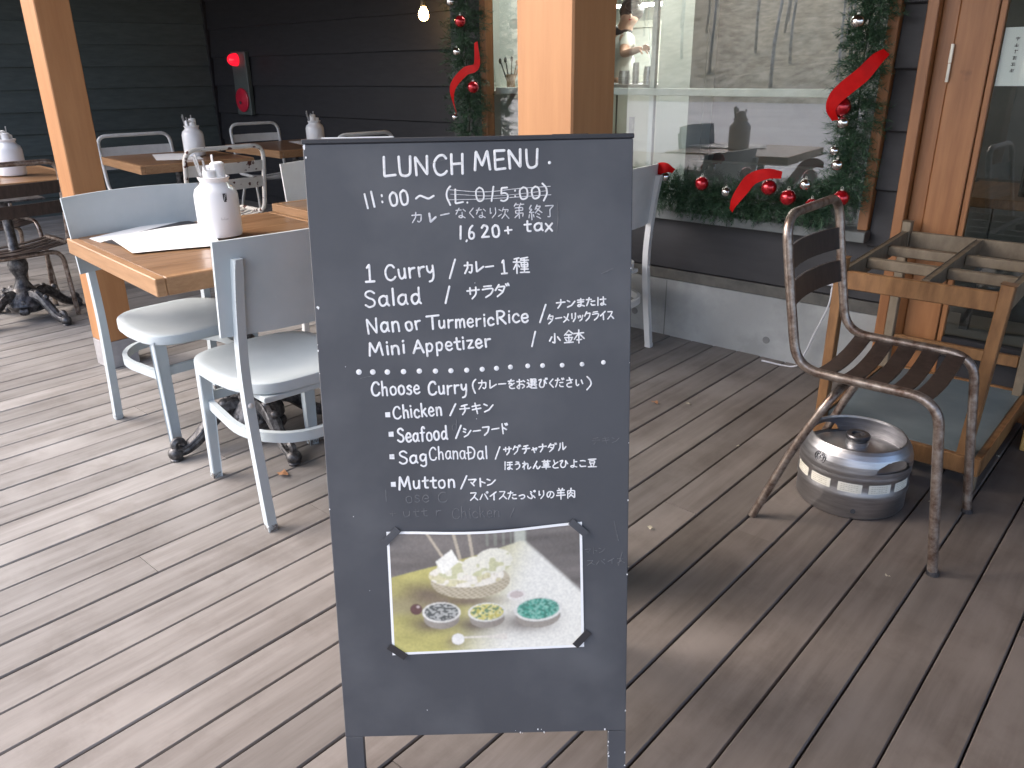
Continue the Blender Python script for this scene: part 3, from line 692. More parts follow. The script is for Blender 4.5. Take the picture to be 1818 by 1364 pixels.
# ---- bent steel tube chair with slats: front = +x
def tube_chair(label, loc, rz, tm, sm, group, W=.42, top=.925, seat=.503, rad=.0135, rs=-.268):
    r = empty('metal_chair', label, 'chair', (loc[0], loc[1], 0), rz, group); hw = W/2
    k = (top-seat)/.422
    side = lambda s: [(-.272, s*hw, top-.0), (-.245, s*hw, seat+.26*k), (-.195, s*hw, seat+.0), (.18, s*hw, seat-.004), (.245, s*hw, 0)]
    L = side(-1); Rr_ = side(1)
    pl = L[::-1]; path = rounded([pl[0], pl[1], pl[2], pl[3], pl[4], Rr_[0], Rr_[1], Rr_[2], Rr_[3], Rr_[4]], .075, 7)
    bm = NB(); tube(bm, path, rad, 10); link('tube_frame', bm, tm, r, smooth='auto')
    rl = rounded([(-.268, -hw+.01, 0), (-.105, -hw+.018, seat-.055), (-.105, -hw+.03, seat-.025), (-.105, hw-.03, seat-.025), (-.105, hw-.018, seat-.055), (-.268, hw-.01, 0)], .05, 5)
    rm = (rs-.062)/2
    rl = rounded([(rs, -hw-.012, 0), (rm, -hw-.002, seat*.55), (-.085, -hw+.012, seat-.056), (-.085, hw-.012, seat-.056), (rm, hw+.002, seat*.55), (rs, hw+.012, 0)], .07, 6)
    bm = NB(); tube(bm, rl, rad*.95, 10); link('rear_legs', bm, tm, r, smooth='auto')
    for i in range(5):
        x = -.138+i*.0675; bm = NB(); n = 10; w2 = .0245; A = []
        for q in range(n+1):
            y = -hw+.004+(W-.008)*q/n; sag = .032*(1-(2*q/n-1)**2); dz = -.006*abs(i-2)*0
            z_ = seat-.006-sag*(1 if 0 < i < 4 else .75); A.append([(x-w2, y, z_+.002), (x+w2, y, z_), (x+w2, y, z_-.005), (x-w2, y, z_-.003)])
        V = [[bm.verts.new(p) for p in row] for row in A]
        for q in range(n):
            for m_ in range(4): bm.faces.new((V[q][m_], V[q][(m_+1) % 4], V[q+1][(m_+1) % 4], V[q+1][m_]))
        bm.faces.new(V[0][::-1]); bm.faces.new(V[n]); link('seat_slat', bm, sm, r, smooth='auto')
    for i in range(2):
        z0 = seat+(.165+.10*i)*k; bm = NB(); n = 10; V = []
        for q in range(n+1):
            y = -hw+.004+(W-.008)*q/n; bow = -.028*(1-(2*q/n-1)**2); row = []
            for z_, o_ in ((z0, 0), (z0+.066, 0), (z0+.066, .006), (z0, .006)):
                x = -.2-(z_-seat)*.185+bow+o_; row.append(bm.verts.new((x, y, z_)))
            V.append(row)
        for q in range(n):
            for m_ in range(4): bm.faces.new((V[q][m_], V[q][(m_+1) % 4], V[q+1][(m_+1) % 4], V[q+1][m_]))
        bm.faces.new(V[0][::-1]); bm.faces.new(V[n]); link('back_slat', bm, sm, r, smooth='auto')
    for s in (-1, 1):
        bm = NB(); lathe(bm, [(rad*1.25, 0), (rad*1.25, .012)], c=(.245, s*hw, 0), seg=12); link('foot_cap', bm, M['steel_dark'] if tm is not M['rustwhite'] else tm, r)
    return r

ga = math.atan2(-.088, .872)
T1 = cafe_table('cafe_table', (-3.159, 1.093), ga, .876, .83, 'nearest wooden table, holding menus and a white canister', base_c=(.55, .385), base_rot=R_(-3))
T2 = cafe_table('cafe_table.001', (-6.24, 2.515), R_(-8), .895, .78, 'wooden table behind the left post, by the green clapboard wall', dark=True, base_rot=R_(45))
T3 = cafe_table('cafe_table.002', (-6.40, 3.60), R_(-4), .90, .78, 'dark wooden table farthest back, against the dark wall', dark=True, base_rot=R_(45))
T0 = cafe_table('cafe_table.003', (-6.05, 1.47), R_(-4), .93, .55, 'wooden table cut off by the left edge of the photo', base_c=(1.06, .05), base_rot=R_(20))
T4 = cafe_table('cafe_table.004', (-3.27, 2.03), R_(-5), .876, .83, 'wooden table mostly hidden behind the menu blackboard', base_rot=R_(45))

G1 = 'painted bentwood cafe chairs'
bent_chair('grey chair behind the near table, beside the orange post', (-2.925, 1.355), R_(-1), 'gray', G1)
bent_chair('grey chair with back to us, touching the blackboard', (-2.165, 1.31), R_(174.5), 'gray', G1)
bent_chair('white chair half hidden by the blackboard left edge, behind near table', (-3.22, 2.46), R_(-6), 'whitep', G1, tipmat='whitep')
bent_chair('white chair peeking out right of the blackboard, by the window', (-2.215, 3.04), R_(183), 'whitep', G1, tipmat='whitep')
G2 = 'bent steel tube chairs with slats'
tube_chair('worn brown steel chair standing over the beer keg', (-.610, 2.325), R_(2), M['tube'], M['slat'], G2)
tube_chair('chipped white metal chair with rust spots, behind the near table', (-4.84, 2.585), R_(176), M['rustwhite'], M['rustwhite'], G2, W=.50, top=.885, seat=.47)
tube_chair('white metal chair right behind the orange left post', (-6.17, 2.84), R_(-6), M['whitemetal'], M['whitemetal'], G2, W=.54, top=.87, seat=.47)
tube_chair('white metal chair in front of the red alarm panel', (-6.43, 4.03), R_(-10), M['whitemetal'], M['whitemetal'], G2, W=.44, top=.88, seat=.47)
tube_chair('white metal chair whose top shows just above the blackboard', (-5.02, 3.82), R_(172), M['whitemetal'], M['whitemetal'], G2, W=.46, top=.885, seat=.47)
tube_chair('dark brown steel chair at the left edge of the photo', (-4.93, 1.37), R_(180), M['tube'], M['slat'], G2, W=.56, top=.885, seat=.44, rs=-.06)
tube_chair('low dark steel chair on the far side of the left edge table', (-5.76, 1.56), R_(2), M['tube'], M['slat'], G2, W=.44, top=.70, seat=.45)

# ---- white canisters with cutlery and napkins
def canister(name, loc, label, s=1.0, seed=1, mark=False):
    r = empty(name, label, 'canister', loc, 0, 'white cutlery canisters on the tables'); rn = random.Random(seed)
    bm = NB(); lathe(bm, [(.055*s, 0), (.066*s, .006*s), (.068*s, .02*s), (.068*s, .135*s), (.062*s, .155*s), (.046*s, .168*s), (.043*s, .175*s), (.050*s, .19*s), (.047*s, .192*s), (.040*s, .178*s), (.06*s, .15*s), (.06*s, .02*s)], seg=30)
    link('pot', bm, M['enamel'], r, smooth='auto')
    # rolled napkins
    bm = NB()
    for k in range(3):
        an = k*2.1+seed; lathe(bm, [(.022*s, .10*s), (.022*s, .232*s-.012*k), (.016*s, .236*s-.012*k), (.01*s, .233*s-.012*k)], c=(.016*s*math.cos(an), .016*s*math.sin(an), 0), seg=10)
    link('napkin', bm, M['napkin'], r, smooth='auto')
    for k, (dx, dy, h) in enumerate(((-.042, -.02, .26), (-.034, -.028, .25), (.012, -.028, .245), (-.03, .02, .255))):
        bm = NB(); beam(bm, (dx*.4*s, dy*.4*s, .08*s), (dx*1.25*s, dy*1.25*s, h*s), .006*s, .002*s, wx2=.013*s, up=(0, 1, 0)); link('cutlery', bm, M['steel'], r)
    if mark:
        # small printed emblem and word on the pot, facing the camera side
        a0 = math.atan2(-.85, .95)+.62
        bm = NB()
        for i in range(6):
            for j in range(5):
                t = a0-.09+i*.03; z_ = .118*s+j*.006
                if (i*7+j*3) % 5 == 0: continue
                q = [bm.verts.new((.0685*s*math.cos(t+a_), .0685*s*math.sin(t+a_), z_+b_)) for a_, b_ in ((0, 0), (.03, 0), (.03, .006), (0, .006))]; bm.faces.new(q)
        link('emblem', bm, M['ink'], r)
        bm = NB()
        for i in range(9):
            t = a0-.30+i*.038; hgt = .010 if i in (0, 4) else .005
            q = [bm.verts.new((.0685*s*math.cos(t+a_), .0685*s*math.sin(t+a_), .062*s+b_)) for a_, b_ in ((0, 0), (.007, 0), (.018, hgt), (.011, hgt))]; bm.faces.new(q)
        link('print', bm, M['ink'], r)
    return r
canister('cutlery_canister', (-2.735, 1.476, .743), 'white canister with napkins and cutlery on the near table', 1.12, 1, True)
canister('cutlery_canister.001', (-5.70, 2.965, .743), 'white canister on the table behind the left post', 1.1, 2)
canister('cutlery_canister.002', (-5.57, 3.93, .743), 'white canister on the farthest dark table', 1.05, 3)
canister('cutlery_canister.003', (-5.50, 1.69, .743), 'white canister on the table at the left edge', 1.1, 4)

# ---- papers
def sheet(name, corners, z, label, m, cat, group, lift=.004, n=8, th=.0008):
    c = [Vector((x, y, 0)) for x, y in corners]; bm = NB(); rn = random.Random(len(label)); V = []
    for i in range(n+1):
        row = []
        for j in range(n+1):
            u, v = i/n, j/n; p = c[0]*(1-u)*(1-v)+c[1]*u*(1-v)+c[2]*u*v+c[3]*(1-u)*v
            h = lift*(math.sin(u*3.1+1)*.5+.5)*(v*(1-v)*3+.15)
            row.append((p.x, p.y, z+h))
        V.append(row)
    T = [[bm.verts.new((x, y, q+th)) for x, y, q in row] for row in V]; B = [[bm.verts.new(p) for p in row] for row in V]
    for i in range(n):
        for j in range(n):
            bm.faces.new((T[i][j], T[i+1][j], T[i+1][j+1], T[i][j+1])); bm.faces.new((B[i][j], B[i][j+1], B[i+1][j+1], B[i+1][j]))
    for i in range(n):
        for (a_, b_) in (((i, 0), (i+1, 0)), ((i, n), (i+1, n)), ((0, i), (0, i+1)), ((n, i), (n, i+1))):
            bm.faces.new((T[a_[0]][a_[1]], T[b_[0]][b_[1]], B[b_[0]][b_[1]], B[a_[0]][a_[1]]))
    return tag(link(name, bm, m, smooth='auto'), label, cat, group)
GZ = .7432
g = 'menus lying on the near table'
def P2(*pp): return [tuple(at_z(x, y, GZ).xy) for x, y in pp]
sheet('menu_sheet', P2((158, 424), (178, 431), (330, 399), (318, 388)), GZ, 'long narrow white menu along the far side of the near table', M['paper'], 'menu', g, .003)
sheet('menu_card', P2((183, 430), (232, 441), (390, 404), (330, 392)), GZ+.0006, 'black menu card showing between the white sheets', M['blackcard'], 'menu', g, .002)
sheet('menu_sheet.001', P2((196, 426), (236, 452), (392, 438), (372, 398)), GZ+.004, 'big curling white menu sheet beside the near canister', M['paper'], 'menu', g, .010)
def P3(*pp): return [tuple(at_z(x, y, GZ).xy) for x, y in pp]
sheet('menu_sheet.002', P3((270, 275), (278, 285), (362, 283), (345, 272)), GZ, 'white menu under the canister behind the left post', M['paper'], 'menu', 'menus on the back tables', .004)
sheet('menu_sheet.003', P3((512, 252), (560, 262), (600, 256), (560, 249)), GZ, 'white menu on the farthest dark table', M['paper'], 'menu', 'menus on the back tables', .004)

# ---- beer keg
kc = Vector((-.690, 2.415, 0))
keg = empty('beer_keg', 'squat stainless steel beer keg under the brown chair', 'keg', kc)
R0 = .166
bm = NB(); lathe(bm, [(.145, .0), (.158, .002), (.163, .01), (.163, .062), (.166, .070), (.1665, .085), (.1635, .092), (.1635, .125), (.1665, .132), (.1655, .142), (.150, .158)], seg=64, cap=True)
link('body', bm, M['steel'], keg, smooth='auto')
bm = NB(); HT = .225
# chime with two hand holes: curved wall with gaps
def chime():
    bm = NB(); n = 224; prof = [(.1657, .1425), (.1668, .158), (.165, .178), (.159, .198), (.150, .213), (.143, .222), (.138, .223), (.137, .216), (.146, .203), (.154, .188), (.158, .170), (.158, .150)]
    hole_c = [R_(-28), R_(152)]
    def hole(t, z):
        for c in hole_c:
            d = (t-c+math.pi) % (2*math.pi)-math.pi
            if abs(d) < .40 and .160 < z < .160+.036*math.sqrt(max(0, 1-(d/.40)**2)): return True
        return False
    zs = []; 
    # subdivide the profile finely
    pr = []
    for (r0, z0), (r1, z1) in zip(prof[:-1], prof[1:]):
        for k in range(9): pr.append((r0+(r1-r0)*k/9, z0+(z1-z0)*k/9))
    pr.append(prof[-1])
    rings = [[bm.verts.new((r_*math.cos(2*math.pi*k/n), r_*math.sin(2*math.pi*k/n), z_)) for k in range(n)] for r_, z_ in pr]
    for a_, b_ in zip(rings[:-1], rings[1:]):
        for k in range(n):
            t = 2*math.pi*(k+.5)/n; z_ = (a_[k].co.z+b_[k].co.z)/2
            if hole(t, z_): continue
            bm.faces.new((a_[k], a_[(k+1) % n], b_[(k+1) % n], b_[k]))
    return bm
link('chime', chime(), M['steel'], keg, smooth='auto')
bm = NB(); lathe(bm, [(.156, .154), (.12, .172), (.07, .184), (.036, .187), (.001, .187)], seg=48, cap=False); link('dome', bm, M['steel'], keg, smooth='auto')
bm = NB(); lathe(bm, [(.034, .184), (.034, .200), (.030, .203), (.030, .206)], seg=28); link('valve_collar', bm, M['steel'], keg, smooth='auto')
bm = NB(); lathe(bm, [(.036, .2065), (.037, .216), (.034, .220), (.020, .220), (.019, .213), (.010, .213), (.009, .218), (.001, .218)], seg=28); link('valve_cap', bm, M['steel_dark'], keg, smooth='auto')
camdir = math.atan2(-kc.y, -kc.x)
for i, off in enumerate((-1.02, -.50, .06, .60, 1.12)):
    t0 = camdir+off-.06; wdt = .40/1.9; bm = NB(); n = 6; V = []
    for q in range(n+1):
        t = t0-wdt+2*wdt*q/n; V.append([bm.verts.new((.1642*math.cos(t), .1642*math.sin(t), z_)) for z_ in (.093, .1235)])
    for q in range(n): bm.faces.new((V[q][0], V[q+1][0], V[q+1][1], V[q][1]))
    s_ = link('sticker', bm, M['keglabel'], keg)
    bm = NB()
    for row in range(4):
        for q in range(7):
            if row == 1 and q % 3 == 2: continue
            t = t0-wdt*.78+wdt*1.5*q/7; z_ = .098+row*.0062
            f = [bm.verts.new((.16455*math.cos(t+a_), .16455*math.sin(t+a_), z_+b_)) for a_, b_ in ((0, 0), (wdt*.17, 0), (wdt*.17, .0014), (0, .0014))]; bm.faces.new(f)
    link('print', bm, M['kegprint'], s_)
# embossed ring emblem and drain hole
t = camdir-.62
mt = Matrix.Rotation(t, 4, 'Z') @ Matrix.Translation((.1650, 0, .180)) @ Matrix.Rotation(R_(90), 4, 'Y')
bm = NB()
for rr_ in (.019, .012): tube(bm, [mt @ Vector((rr_*math.cos(a_), rr_*math.sin(a_), 0)) for a_ in np.linspace(0, 2*math.pi, 25)[:-1]], .0013, 5, closed=True)
for q in range(10): 
    a_ = q*.628; tube(bm, [mt @ Vector((.0135*math.cos(a_), .0135*math.sin(a_), 0)), mt @ Vector((.017*math.cos(a_), .017*math.sin(a_), 0))], .0012, 4)
tube(bm, [mt @ Vector((-.007, 0, 0)), mt @ Vector((.007, 0, 0))], .0012, 4); tube(bm, [mt @ Vector((0, -.008, 0)), mt @ Vector((0, .008, 0))], .0012, 4)
link('emblem', bm, M['steel_dark'], keg)
t = camdir+.12; mt = Matrix.Rotation(t, 4, 'Z') @ Matrix.Translation((.1632, 0, .03)) @ Matrix.Rotation(R_(90), 4, 'Y')
bm = NB(); lathe(bm, [(.0075, -.001), (.0075, .0012)], seg=14, mtx=mt.to_3x3()); bmesh.ops.translate(bm, vec=mt.translation, verts=bm.verts[:]); link('drain_hole', bm, M['ink'], keg)

# ---- wooden rack on a low platform
rk = empty('wooden_rack', 'open wooden rack with grid top on a low platform behind the keg', 'rack', (0, 0, 0))
XL, XR, YN, YF, ZT = -.915, -.42, 2.72, 3.40, .655
def rb(n, p, q, wx, wy, m='rackwood', bev=.003, **k): 
    bm = NB(); beam(bm, p, q, wx, wy, bev=bev, **k); return link(n, bm, M[m], rk)
rb('post', (XL, YN, .075), (XL, YN, ZT+.045), .040, .034, up=(1, 0, 0)); rb('post', (XR-.025, YN, .075), (XR, YN, ZT+.03), .040, .038, up=(1, 0, 0))
rb('post', (XL, YF, .075), (XL, YF, ZT+.07), .034, .034, 'rackgray', up=(1, 0, 0)); rb('post', (XR, YF, .075), (XR, YF, ZT+.03), .034, .034, 'rackgray', up=(1, 0, 0))
rb('rail', (XL+.018, YN, ZT-.03), (XR-.021, YN, ZT-.03), .020, .062); rb('rail', (XL+.018, YF, ZT+.0), (XR-.018, YF, ZT+.0), .020, .062, 'rackgray')
rb('rail', (XL, YN+.021, ZT-.03), (XL, YF-.018, ZT), .020, .058, 'rackgray'); rb('rail', (XR, YN+.021, ZT-.03), (XR, YF-.018, ZT), .020, .058, 'rackgray')
xm = (XL+XR)/2+.015
rb('divider', (xm, YN+.011, ZT-.02), (xm, YF-.011, ZT+.005), .022, .045, 'rackgray')
for f in (.33, .66):
    y = YN+(YF-YN)*f; z_ = ZT-.02+.02*f
    rb('slat', (XL+.011, y, z_), (xm-.012, y, z_), .030, .036, 'rackgray'); rb('slat', (xm+.012, y, z_), (XR-.011, y, z_), .030, .036, 'rackgray')
bm = NB(); box(bm, XL-.0, YN+.005, .098, XR+.012, YF+.03, .112, bev=.002); link('platform_board', bm, M['slate'], rk)
for p, q in (((XL-.022, YN-.02, .085), (XR+.034, YN-.02, .085)), ((XR+.024, YN-.008, .085), (XR+.024, YF+.05, .085)), ((XL-.012, YN-.008, .085), (XL-.012, YF+.05, .085)), ((XL, YF+.042, .085), (XR+.01, YF+.042, .085))):
    rb('rim', p, q, .022, .062)
rb('rail', (XL+.02, YF, .24), (XR-.02, YF, .24), .02, .045)
for (x, y) in ((XR+.018, YN-.012), (XL, YN-.012), (XR+.015, YF+.03), (XL, YF+.03)):
    rb('foot', (x, y, .053), (x, y, 0), .026, .026, 'rackgray', up=(1, 0, 0))

# ---- yellow timber at the right edge of the picture
bm = NB(); box(bm, -.342, 3.13, 0, -.10, 3.30, .085, bev=.004); o = tag(link('timber_block', bm, M['yellowwood']), 'yellow timber block on the deck at the right edge', 'timber')

# ---- junction box and white cable on the wall
p = at_y(1476, 492, WY-.03)
jb = empty('junction_box', 'small white socket box on the dark wall behind the steel chair', 'socket box', (p.x, WY-.034, p.z))
bm = NB(); box(bm, -.05, -.045, -.03, .05, .009, .03, bev=.006); link('case', bm, M['whiteplastic'], jb)
bm = NB(); box(bm, -.02, -.049, -.012, .02, -.0455, .012, bev=.001); link('cover', bm, M['whiteplastic'], jb)
q = [at_y(1478, 508, WY-.06), at_y(1470, 545, WY-.07), at_y(1447, 590, WY-.05), at_y(1430, 625, WY-.05)]
e1 = Vector((q[-1].x-.04, WY-.06, .007)); q += [e1, e1+Vector((-.15, -.02, 0))]
bm = NB(); tube(bm, crom(q, 8), .0042, 8); tag(link('power_cable', bm, M['whiteplastic'], smooth=True), 'thin white cable hanging down the concrete plinth', 'cable')

# ---- alarm panel on the back wall
p0 = at_y(435, 146, CY-.03)
al = empty('alarm_panel', 'grey fire alarm panel with red lamp on the dark back wall', 'alarm panel', (p0.x, CY-.028, p0.z))
ztop = at_y(420, 92, CY-.03).z-p0.z; zbot = at_y(440, 204, CY-.03).z-p0.z; hw2 = .13
bm = NB(); box(bm, -hw2, -.05, zbot, hw2, 0, ztop, bev=.006); link('panel', bm, M['device'], al)
zl = at_y(425, 106, CY-.1).z-p0.z; zc = at_y(436, 178, CY-.07).z-p0.z
bm = NB(); lathe(bm, [(.062, 0), (.060, .03), (.052, .058), (.034, .080), (.012, .09), (.001, .091)], seg=24, mtx=Matrix.Rotation(R_(90), 3, 'X'), cap=False); link('lamp_dome', bm, M['redlamp'], al, smooth='auto', loc=(-.035, -.051, zl))
bm = NB(); lathe(bm, [(.115, 0), (.115, .012), (.10, .02), (.075, .018), (.06, .026), (.001, .028)], seg=32, mtx=Matrix.Rotation(R_(90), 3, 'X'), cap=False); link('call_button_plate', bm, M['redplate'], al, smooth='auto', loc=(.0, -.051, zc))
bm = NB(); lathe(bm, [(.016, .027), (.016, .033), (.006, .034)], seg=14, mtx=Matrix.Rotation(R_(90), 3, 'X')); link('button', bm, M['ink'], al, loc=(.0, -.052, zc-.025))

# ---- hanging bulb
pb = at_y(752, 24, 4.45)
bl = empty('pendant_bulb', 'glowing bare bulb hanging before the dark back wall', 'bulb', pb)
bm = NB(); lathe(bm, [(.001, -.052), (.02, -.047), (.034, -.03), (.038, -.008), (.032, .016), (.02, .036), (.016, .05)], seg=20, cap=False); link('globe', bm, M['bulb'], bl, smooth=True)
bm = NB(); lathe(bm, [(.018, .045), (.02, .05), (.02, .095), (.008, .105)], seg=16); link('socket', bm, M['indark'], bl, smooth='auto')
bm = NB(); tube(bm, [(0, 0, .10), (0, 0, 2.618-pb.z)], .003, 6); link('cord', bm, M['indark'], bl)

# ================================================================ GARLANDS
def garland(name, core, rad, label, seed, dens=620):
    rn = random.Random(seed); r = empty(name, label, 'garland', core[0], 0, 'pine garlands framing the window'); o = Vector(core[0])
    pts = crom([Vector(p)-o for p in core], 8)
    bm = NB(); tube(bm, pts, .004, 6); link('stem', bm, M['twig'], r)
    Ls = [(b-a).length for a, b in zip(pts[:-1], pts[1:])]; tot = sum(Ls)
    V, Fc = [], []
    for k in range(int(dens*tot)):
        s = rn.random()*tot; i = 0
        while i < len(Ls)-1 and s > Ls[i]: s -= Ls[i]; i += 1
        p = pts[i].lerp(pts[i+1], s/Ls[i]); T = (pts[i+1]-pts[i]).normalized()
        d = Vector((rn.gauss(0, 1), rn.gauss(0, 1), rn.gauss(0, 1))); d -= T*d.dot(T)*.6
        if d.y > 0: d.y *= .35
        d.normalize(); L = rad*rn.uniform(.55, 1.12)
        nn = 26
        for q in range(nn):
            f = .15+.85*q/nn; a = p+d*L*f+Vector((0, 0, -.012*f*f)); n_ = Vector((rn.gauss(0, 1), rn.gauss(0, 1), rn.gauss(0, 1))); n_ = (n_-d*n_.dot(d)).normalized()
            e = (d*.75+n_*.85).normalized(); l = rn.uniform(.020, .034); b = a+e*l
            sd_ = e.cross(Vector((rn.gauss(0, 1), rn.gauss(0, 1), rn.gauss(0, 1)))).normalized()*.0015
            m = len(V); V += [tuple(a-sd_), tuple(a+sd_), tuple(b)]; Fc.append((m, m+1, m+2))
    me = bpy.data.meshes.new('needles'); me.from_pydata(V, [], Fc); me.materials.append(M['needle'])
    n = bpy.data.objects.new('needles', me); COL.objects.link(n); n.parent = r; n['kind'] = 'stuff'
    return r
GY = WY-.085
garland('pine_garland', [(-3.36, GY, 2.05), (-3.33, GY, 1.7), (-3.35, GY, 1.4), (-3.33, GY, 1.1), (-3.36, GY, .86), (-3.33, GY, .72)], .15, 'upright pine garland left of the big orange post', 1)
garland('pine_garland.001', [(-1.15, GY, 2.05), (-1.16, GY, 1.7), (-1.18, GY, 1.4), (-1.175, GY, 1.1), (-1.18, GY, .9), (-1.19, GY, .76)], .12, 'upright pine garland at the right edge of the window', 2, 720)
garland('pine_garland.002', [(-3.2, GY, .77), (-2.7, GY, .74), (-2.1, GY, .755), (-1.8, GY, .735), (-1.5, GY, .745), (-1.22, GY, .75)], .105, 'pine garland lying along the window sill', 3, 760)
def bauble(px, py, r, kind, label, group):
    y = GY-.105; p = at_y(px, py, y)
    o = empty('christmas_bauble', label, 'bauble', p, 0, group)
    bm = NB(); sphere(bm, (0, 0, 0), r, 24, 16); link('ball', bm, M['redball' if kind else 'silverball'], o, smooth=True)
    bm = NB(); lathe(bm, [(r*.22, r*.93), (r*.22, r*1.13), (r*.1, r*1.16)], seg=12); tube(bm, [(r*.16*math.cos(t), 0, r*1.25+r*.16*math.sin(t)) for t in np.linspace(0, 6.28, 13)[:-1]], r*.03, 5, closed=True); link('cap', bm, M['brass'], o)
gr, gs = 'red baubles on the garlands', 'silver baubles on the garlands'
for a in ((817, 38, .030, 1, 'red bauble highest on the left garland', gr), (811, 92, .022, 0, 'silver bauble in the middle of the left garland', gs),
          (840, 155, .031, 1, 'red bauble right under the ribbon of the left garland', gr), (808, 208, .018, 0, 'silver bauble lowest on the left garland', gs),
          (800, 3, .024, 0, 'silver bauble at the top edge of the left garland', gs),
          (1523, 38, .026, 0, 'silver bauble highest on the right garland', gs), (1493, 190, .038, 1, 'red bauble inside the ribbon loop of the right garland', gr),
          (1496, 218, .024, 0, 'silver bauble just under the ribbon loop of the right garland', gs), (1486, 293, .024, 0, 'silver bauble lowest on the right upright garland', gs),
          (1481, 268, .018, 0, 'small silver bauble near the bottom of the right garland', gs),
          (1246, 326, .031, 1, 'red bauble left of the long ribbon on the sill garland', gr), (1289, 341, .022, 0, 'silver bauble touching the long ribbon of the sill garland', gs),
          (1365, 333, .033, 1, 'red bauble right of the long ribbon on the sill garland', gr), (1399, 351, .033, 1, 'red bauble just left of the brown chair top', gr),
          (1430, 328, .024, 0, 'silver bauble above the brown chair top', gs), (1441, 364, .026, 1, 'dark pink bauble seen through the brown chair back', gr),
          (1493, 352, .032, 1, 'red bauble right of the brown chair back', gr), (1181, 314, .022, 0, 'silver bauble before the small ribbon beside the white chair', gs)):
    bauble(*a)
def ribbon(pp, wd, label, dy=.14, flip=0):
    P = [at_y(x, y, GY-dy-d_) for x, y, d_ in pp]; pts = crom(P, 7); bm = NB(); n = len(pts); prev = None
    for i, p in enumerate(pts):
        T = (pts[min(i+1, n-1)]-pts[max(i-1, 0)]).normalized(); f = i/(n-1)
        nrm = Vector((math.sin(f*4.2+flip)*.55, -1, .15)).normalized(); s = T.cross(nrm).normalized(); ww_ = wd*(.55+.45*math.sin(math.pi*min(1, f*1.08))); 
        t_ = T.cross(s).normalized()*.0007
        ring = [bm.verts.new(p+s*ww_+t_), bm.verts.new(p-s*ww_+t_), bm.verts.new(p-s*ww_-t_), bm.verts.new(p+s*ww_-t_)]
        if prev:
            for k in range(4): bm.faces.new((prev[k], prev[(k+1) % 4], ring[(k+1) % 4], ring[k]))
        else: bm.faces.new(ring[::-1])
        prev = ring
    bm.faces.new(prev)
    tag(link('red_ribbon', bm, M['ribbon'], smooth='auto'), label, 'ribbon', 'red ribbons wound round the garlands')
ribbon([(845, 75, -.04), (846, 117, .0), (826, 127, .015), (806, 150, .015), (803, 172, 0), (810, 200, -.05)], .022, 'red ribbon twisting down the left garland')
ribbon([(1574, 92, -.03), (1556, 106, 0), (1532, 132, .02), (1500, 158, .015), (1482, 176, .01), (1475, 195, 0), (1483, 214, -.02)], .030, 'wide red ribbon across the right upright garland')
ribbon([(1388, 311, -.03), (1362, 309, .0), (1335, 318, .015), (1318, 338, .02), (1303, 360, .015), (1298, 374, .0)], .026, 'long red ribbon hanging over the sill garland')
ribbon([(1158, 318, -.02), (1166, 303, 0), (1180, 298, .01), (1196, 304, -.02)], .026, 'small red ribbon loop beside the white chair')

# ================================================================ MENU BLACKBOARD
hh = Vector((math.cos(YAW), math.sin(YAW), 0)); fh = Vector((-math.sin(YAW), math.cos(YAW), 0))
th = R_(.6); AX = hh*math.cos(th)+fh*math.sin(th); FW = -hh*math.sin(th)+fh*math.cos(th)   # FW away from viewer
LEAN = R_(9.35); BW = .529; UPV = Vector((0, 0, 1))*math.cos(LEAN)+FW*math.sin(LEAN); UPV = (UPV-AX*.005).normalized(); AX = (AX+UPV*.005).normalized(); NRM = AX.cross(UPV)
# top left corner placed so that the board is BW wide between the measured corners
r1, r2 = ray(537, 257), ray(1124, 247)
A_ = np.array([[-r1.x, r2.x], [-r1.y, r2.y], [-r1.z, r2.z]]); s_ = np.linalg.lstsq(A_, np.array(AX*BW), rcond=None)[0]
TL = Vector((0, 0, CAM_H))+r1*s_[0]
BL = TL.z/UPV.z                     # length of the leaf down to the deck
O = TL-UPV*BL                                # foot of the left edge on the deck
mtx = Matrix((( AX.x, UPV.x, NRM.x, O.x), (AX.y, UPV.y, NRM.y, O.y), (AX.z, UPV.z, NRM.z, O.z), (0, 0, 0, 1)))
def on_board(px, py):
    d = ray(px, py); t = (O-Vector((0, 0, CAM_H))).dot(NRM)/d.dot(NRM); P = Vector((0, 0, CAM_H))+d*t-O
    return P.dot(AX), P.dot(UPV)
sg = empty('menu_blackboard', 'standing A-frame blackboard with the handwritten lunch menu', 'blackboard')
sg.matrix_world = mtx
vb = on_board(870, 1303)[1]; TH = .016
bm = NB(); box(bm, 0, vb, -TH, BW, BL-.0, 0, bev=.0012); link('panel', bm, M['board'], sg)
for x0, x1 in ((0, .033), (BW-.033, BW)):
    bm = NB(); box(bm, x0, 0, -TH-.0, x1, vb-.0004, 0, bev=.0008); link('leg', bm, M['board'], sg)
bm = NB(); box(bm, -.002, BL+.0005, -TH-.006, BW+.002, BL+.008, .0015, bev=.0012); link('top_strip', bm, M['boardedge'], sg)
bm = NB(); box(bm, .03, BL+.0085, -.011, .145, BL+.0105, -.002); link('tape_strip', bm, M['paper'], sg)
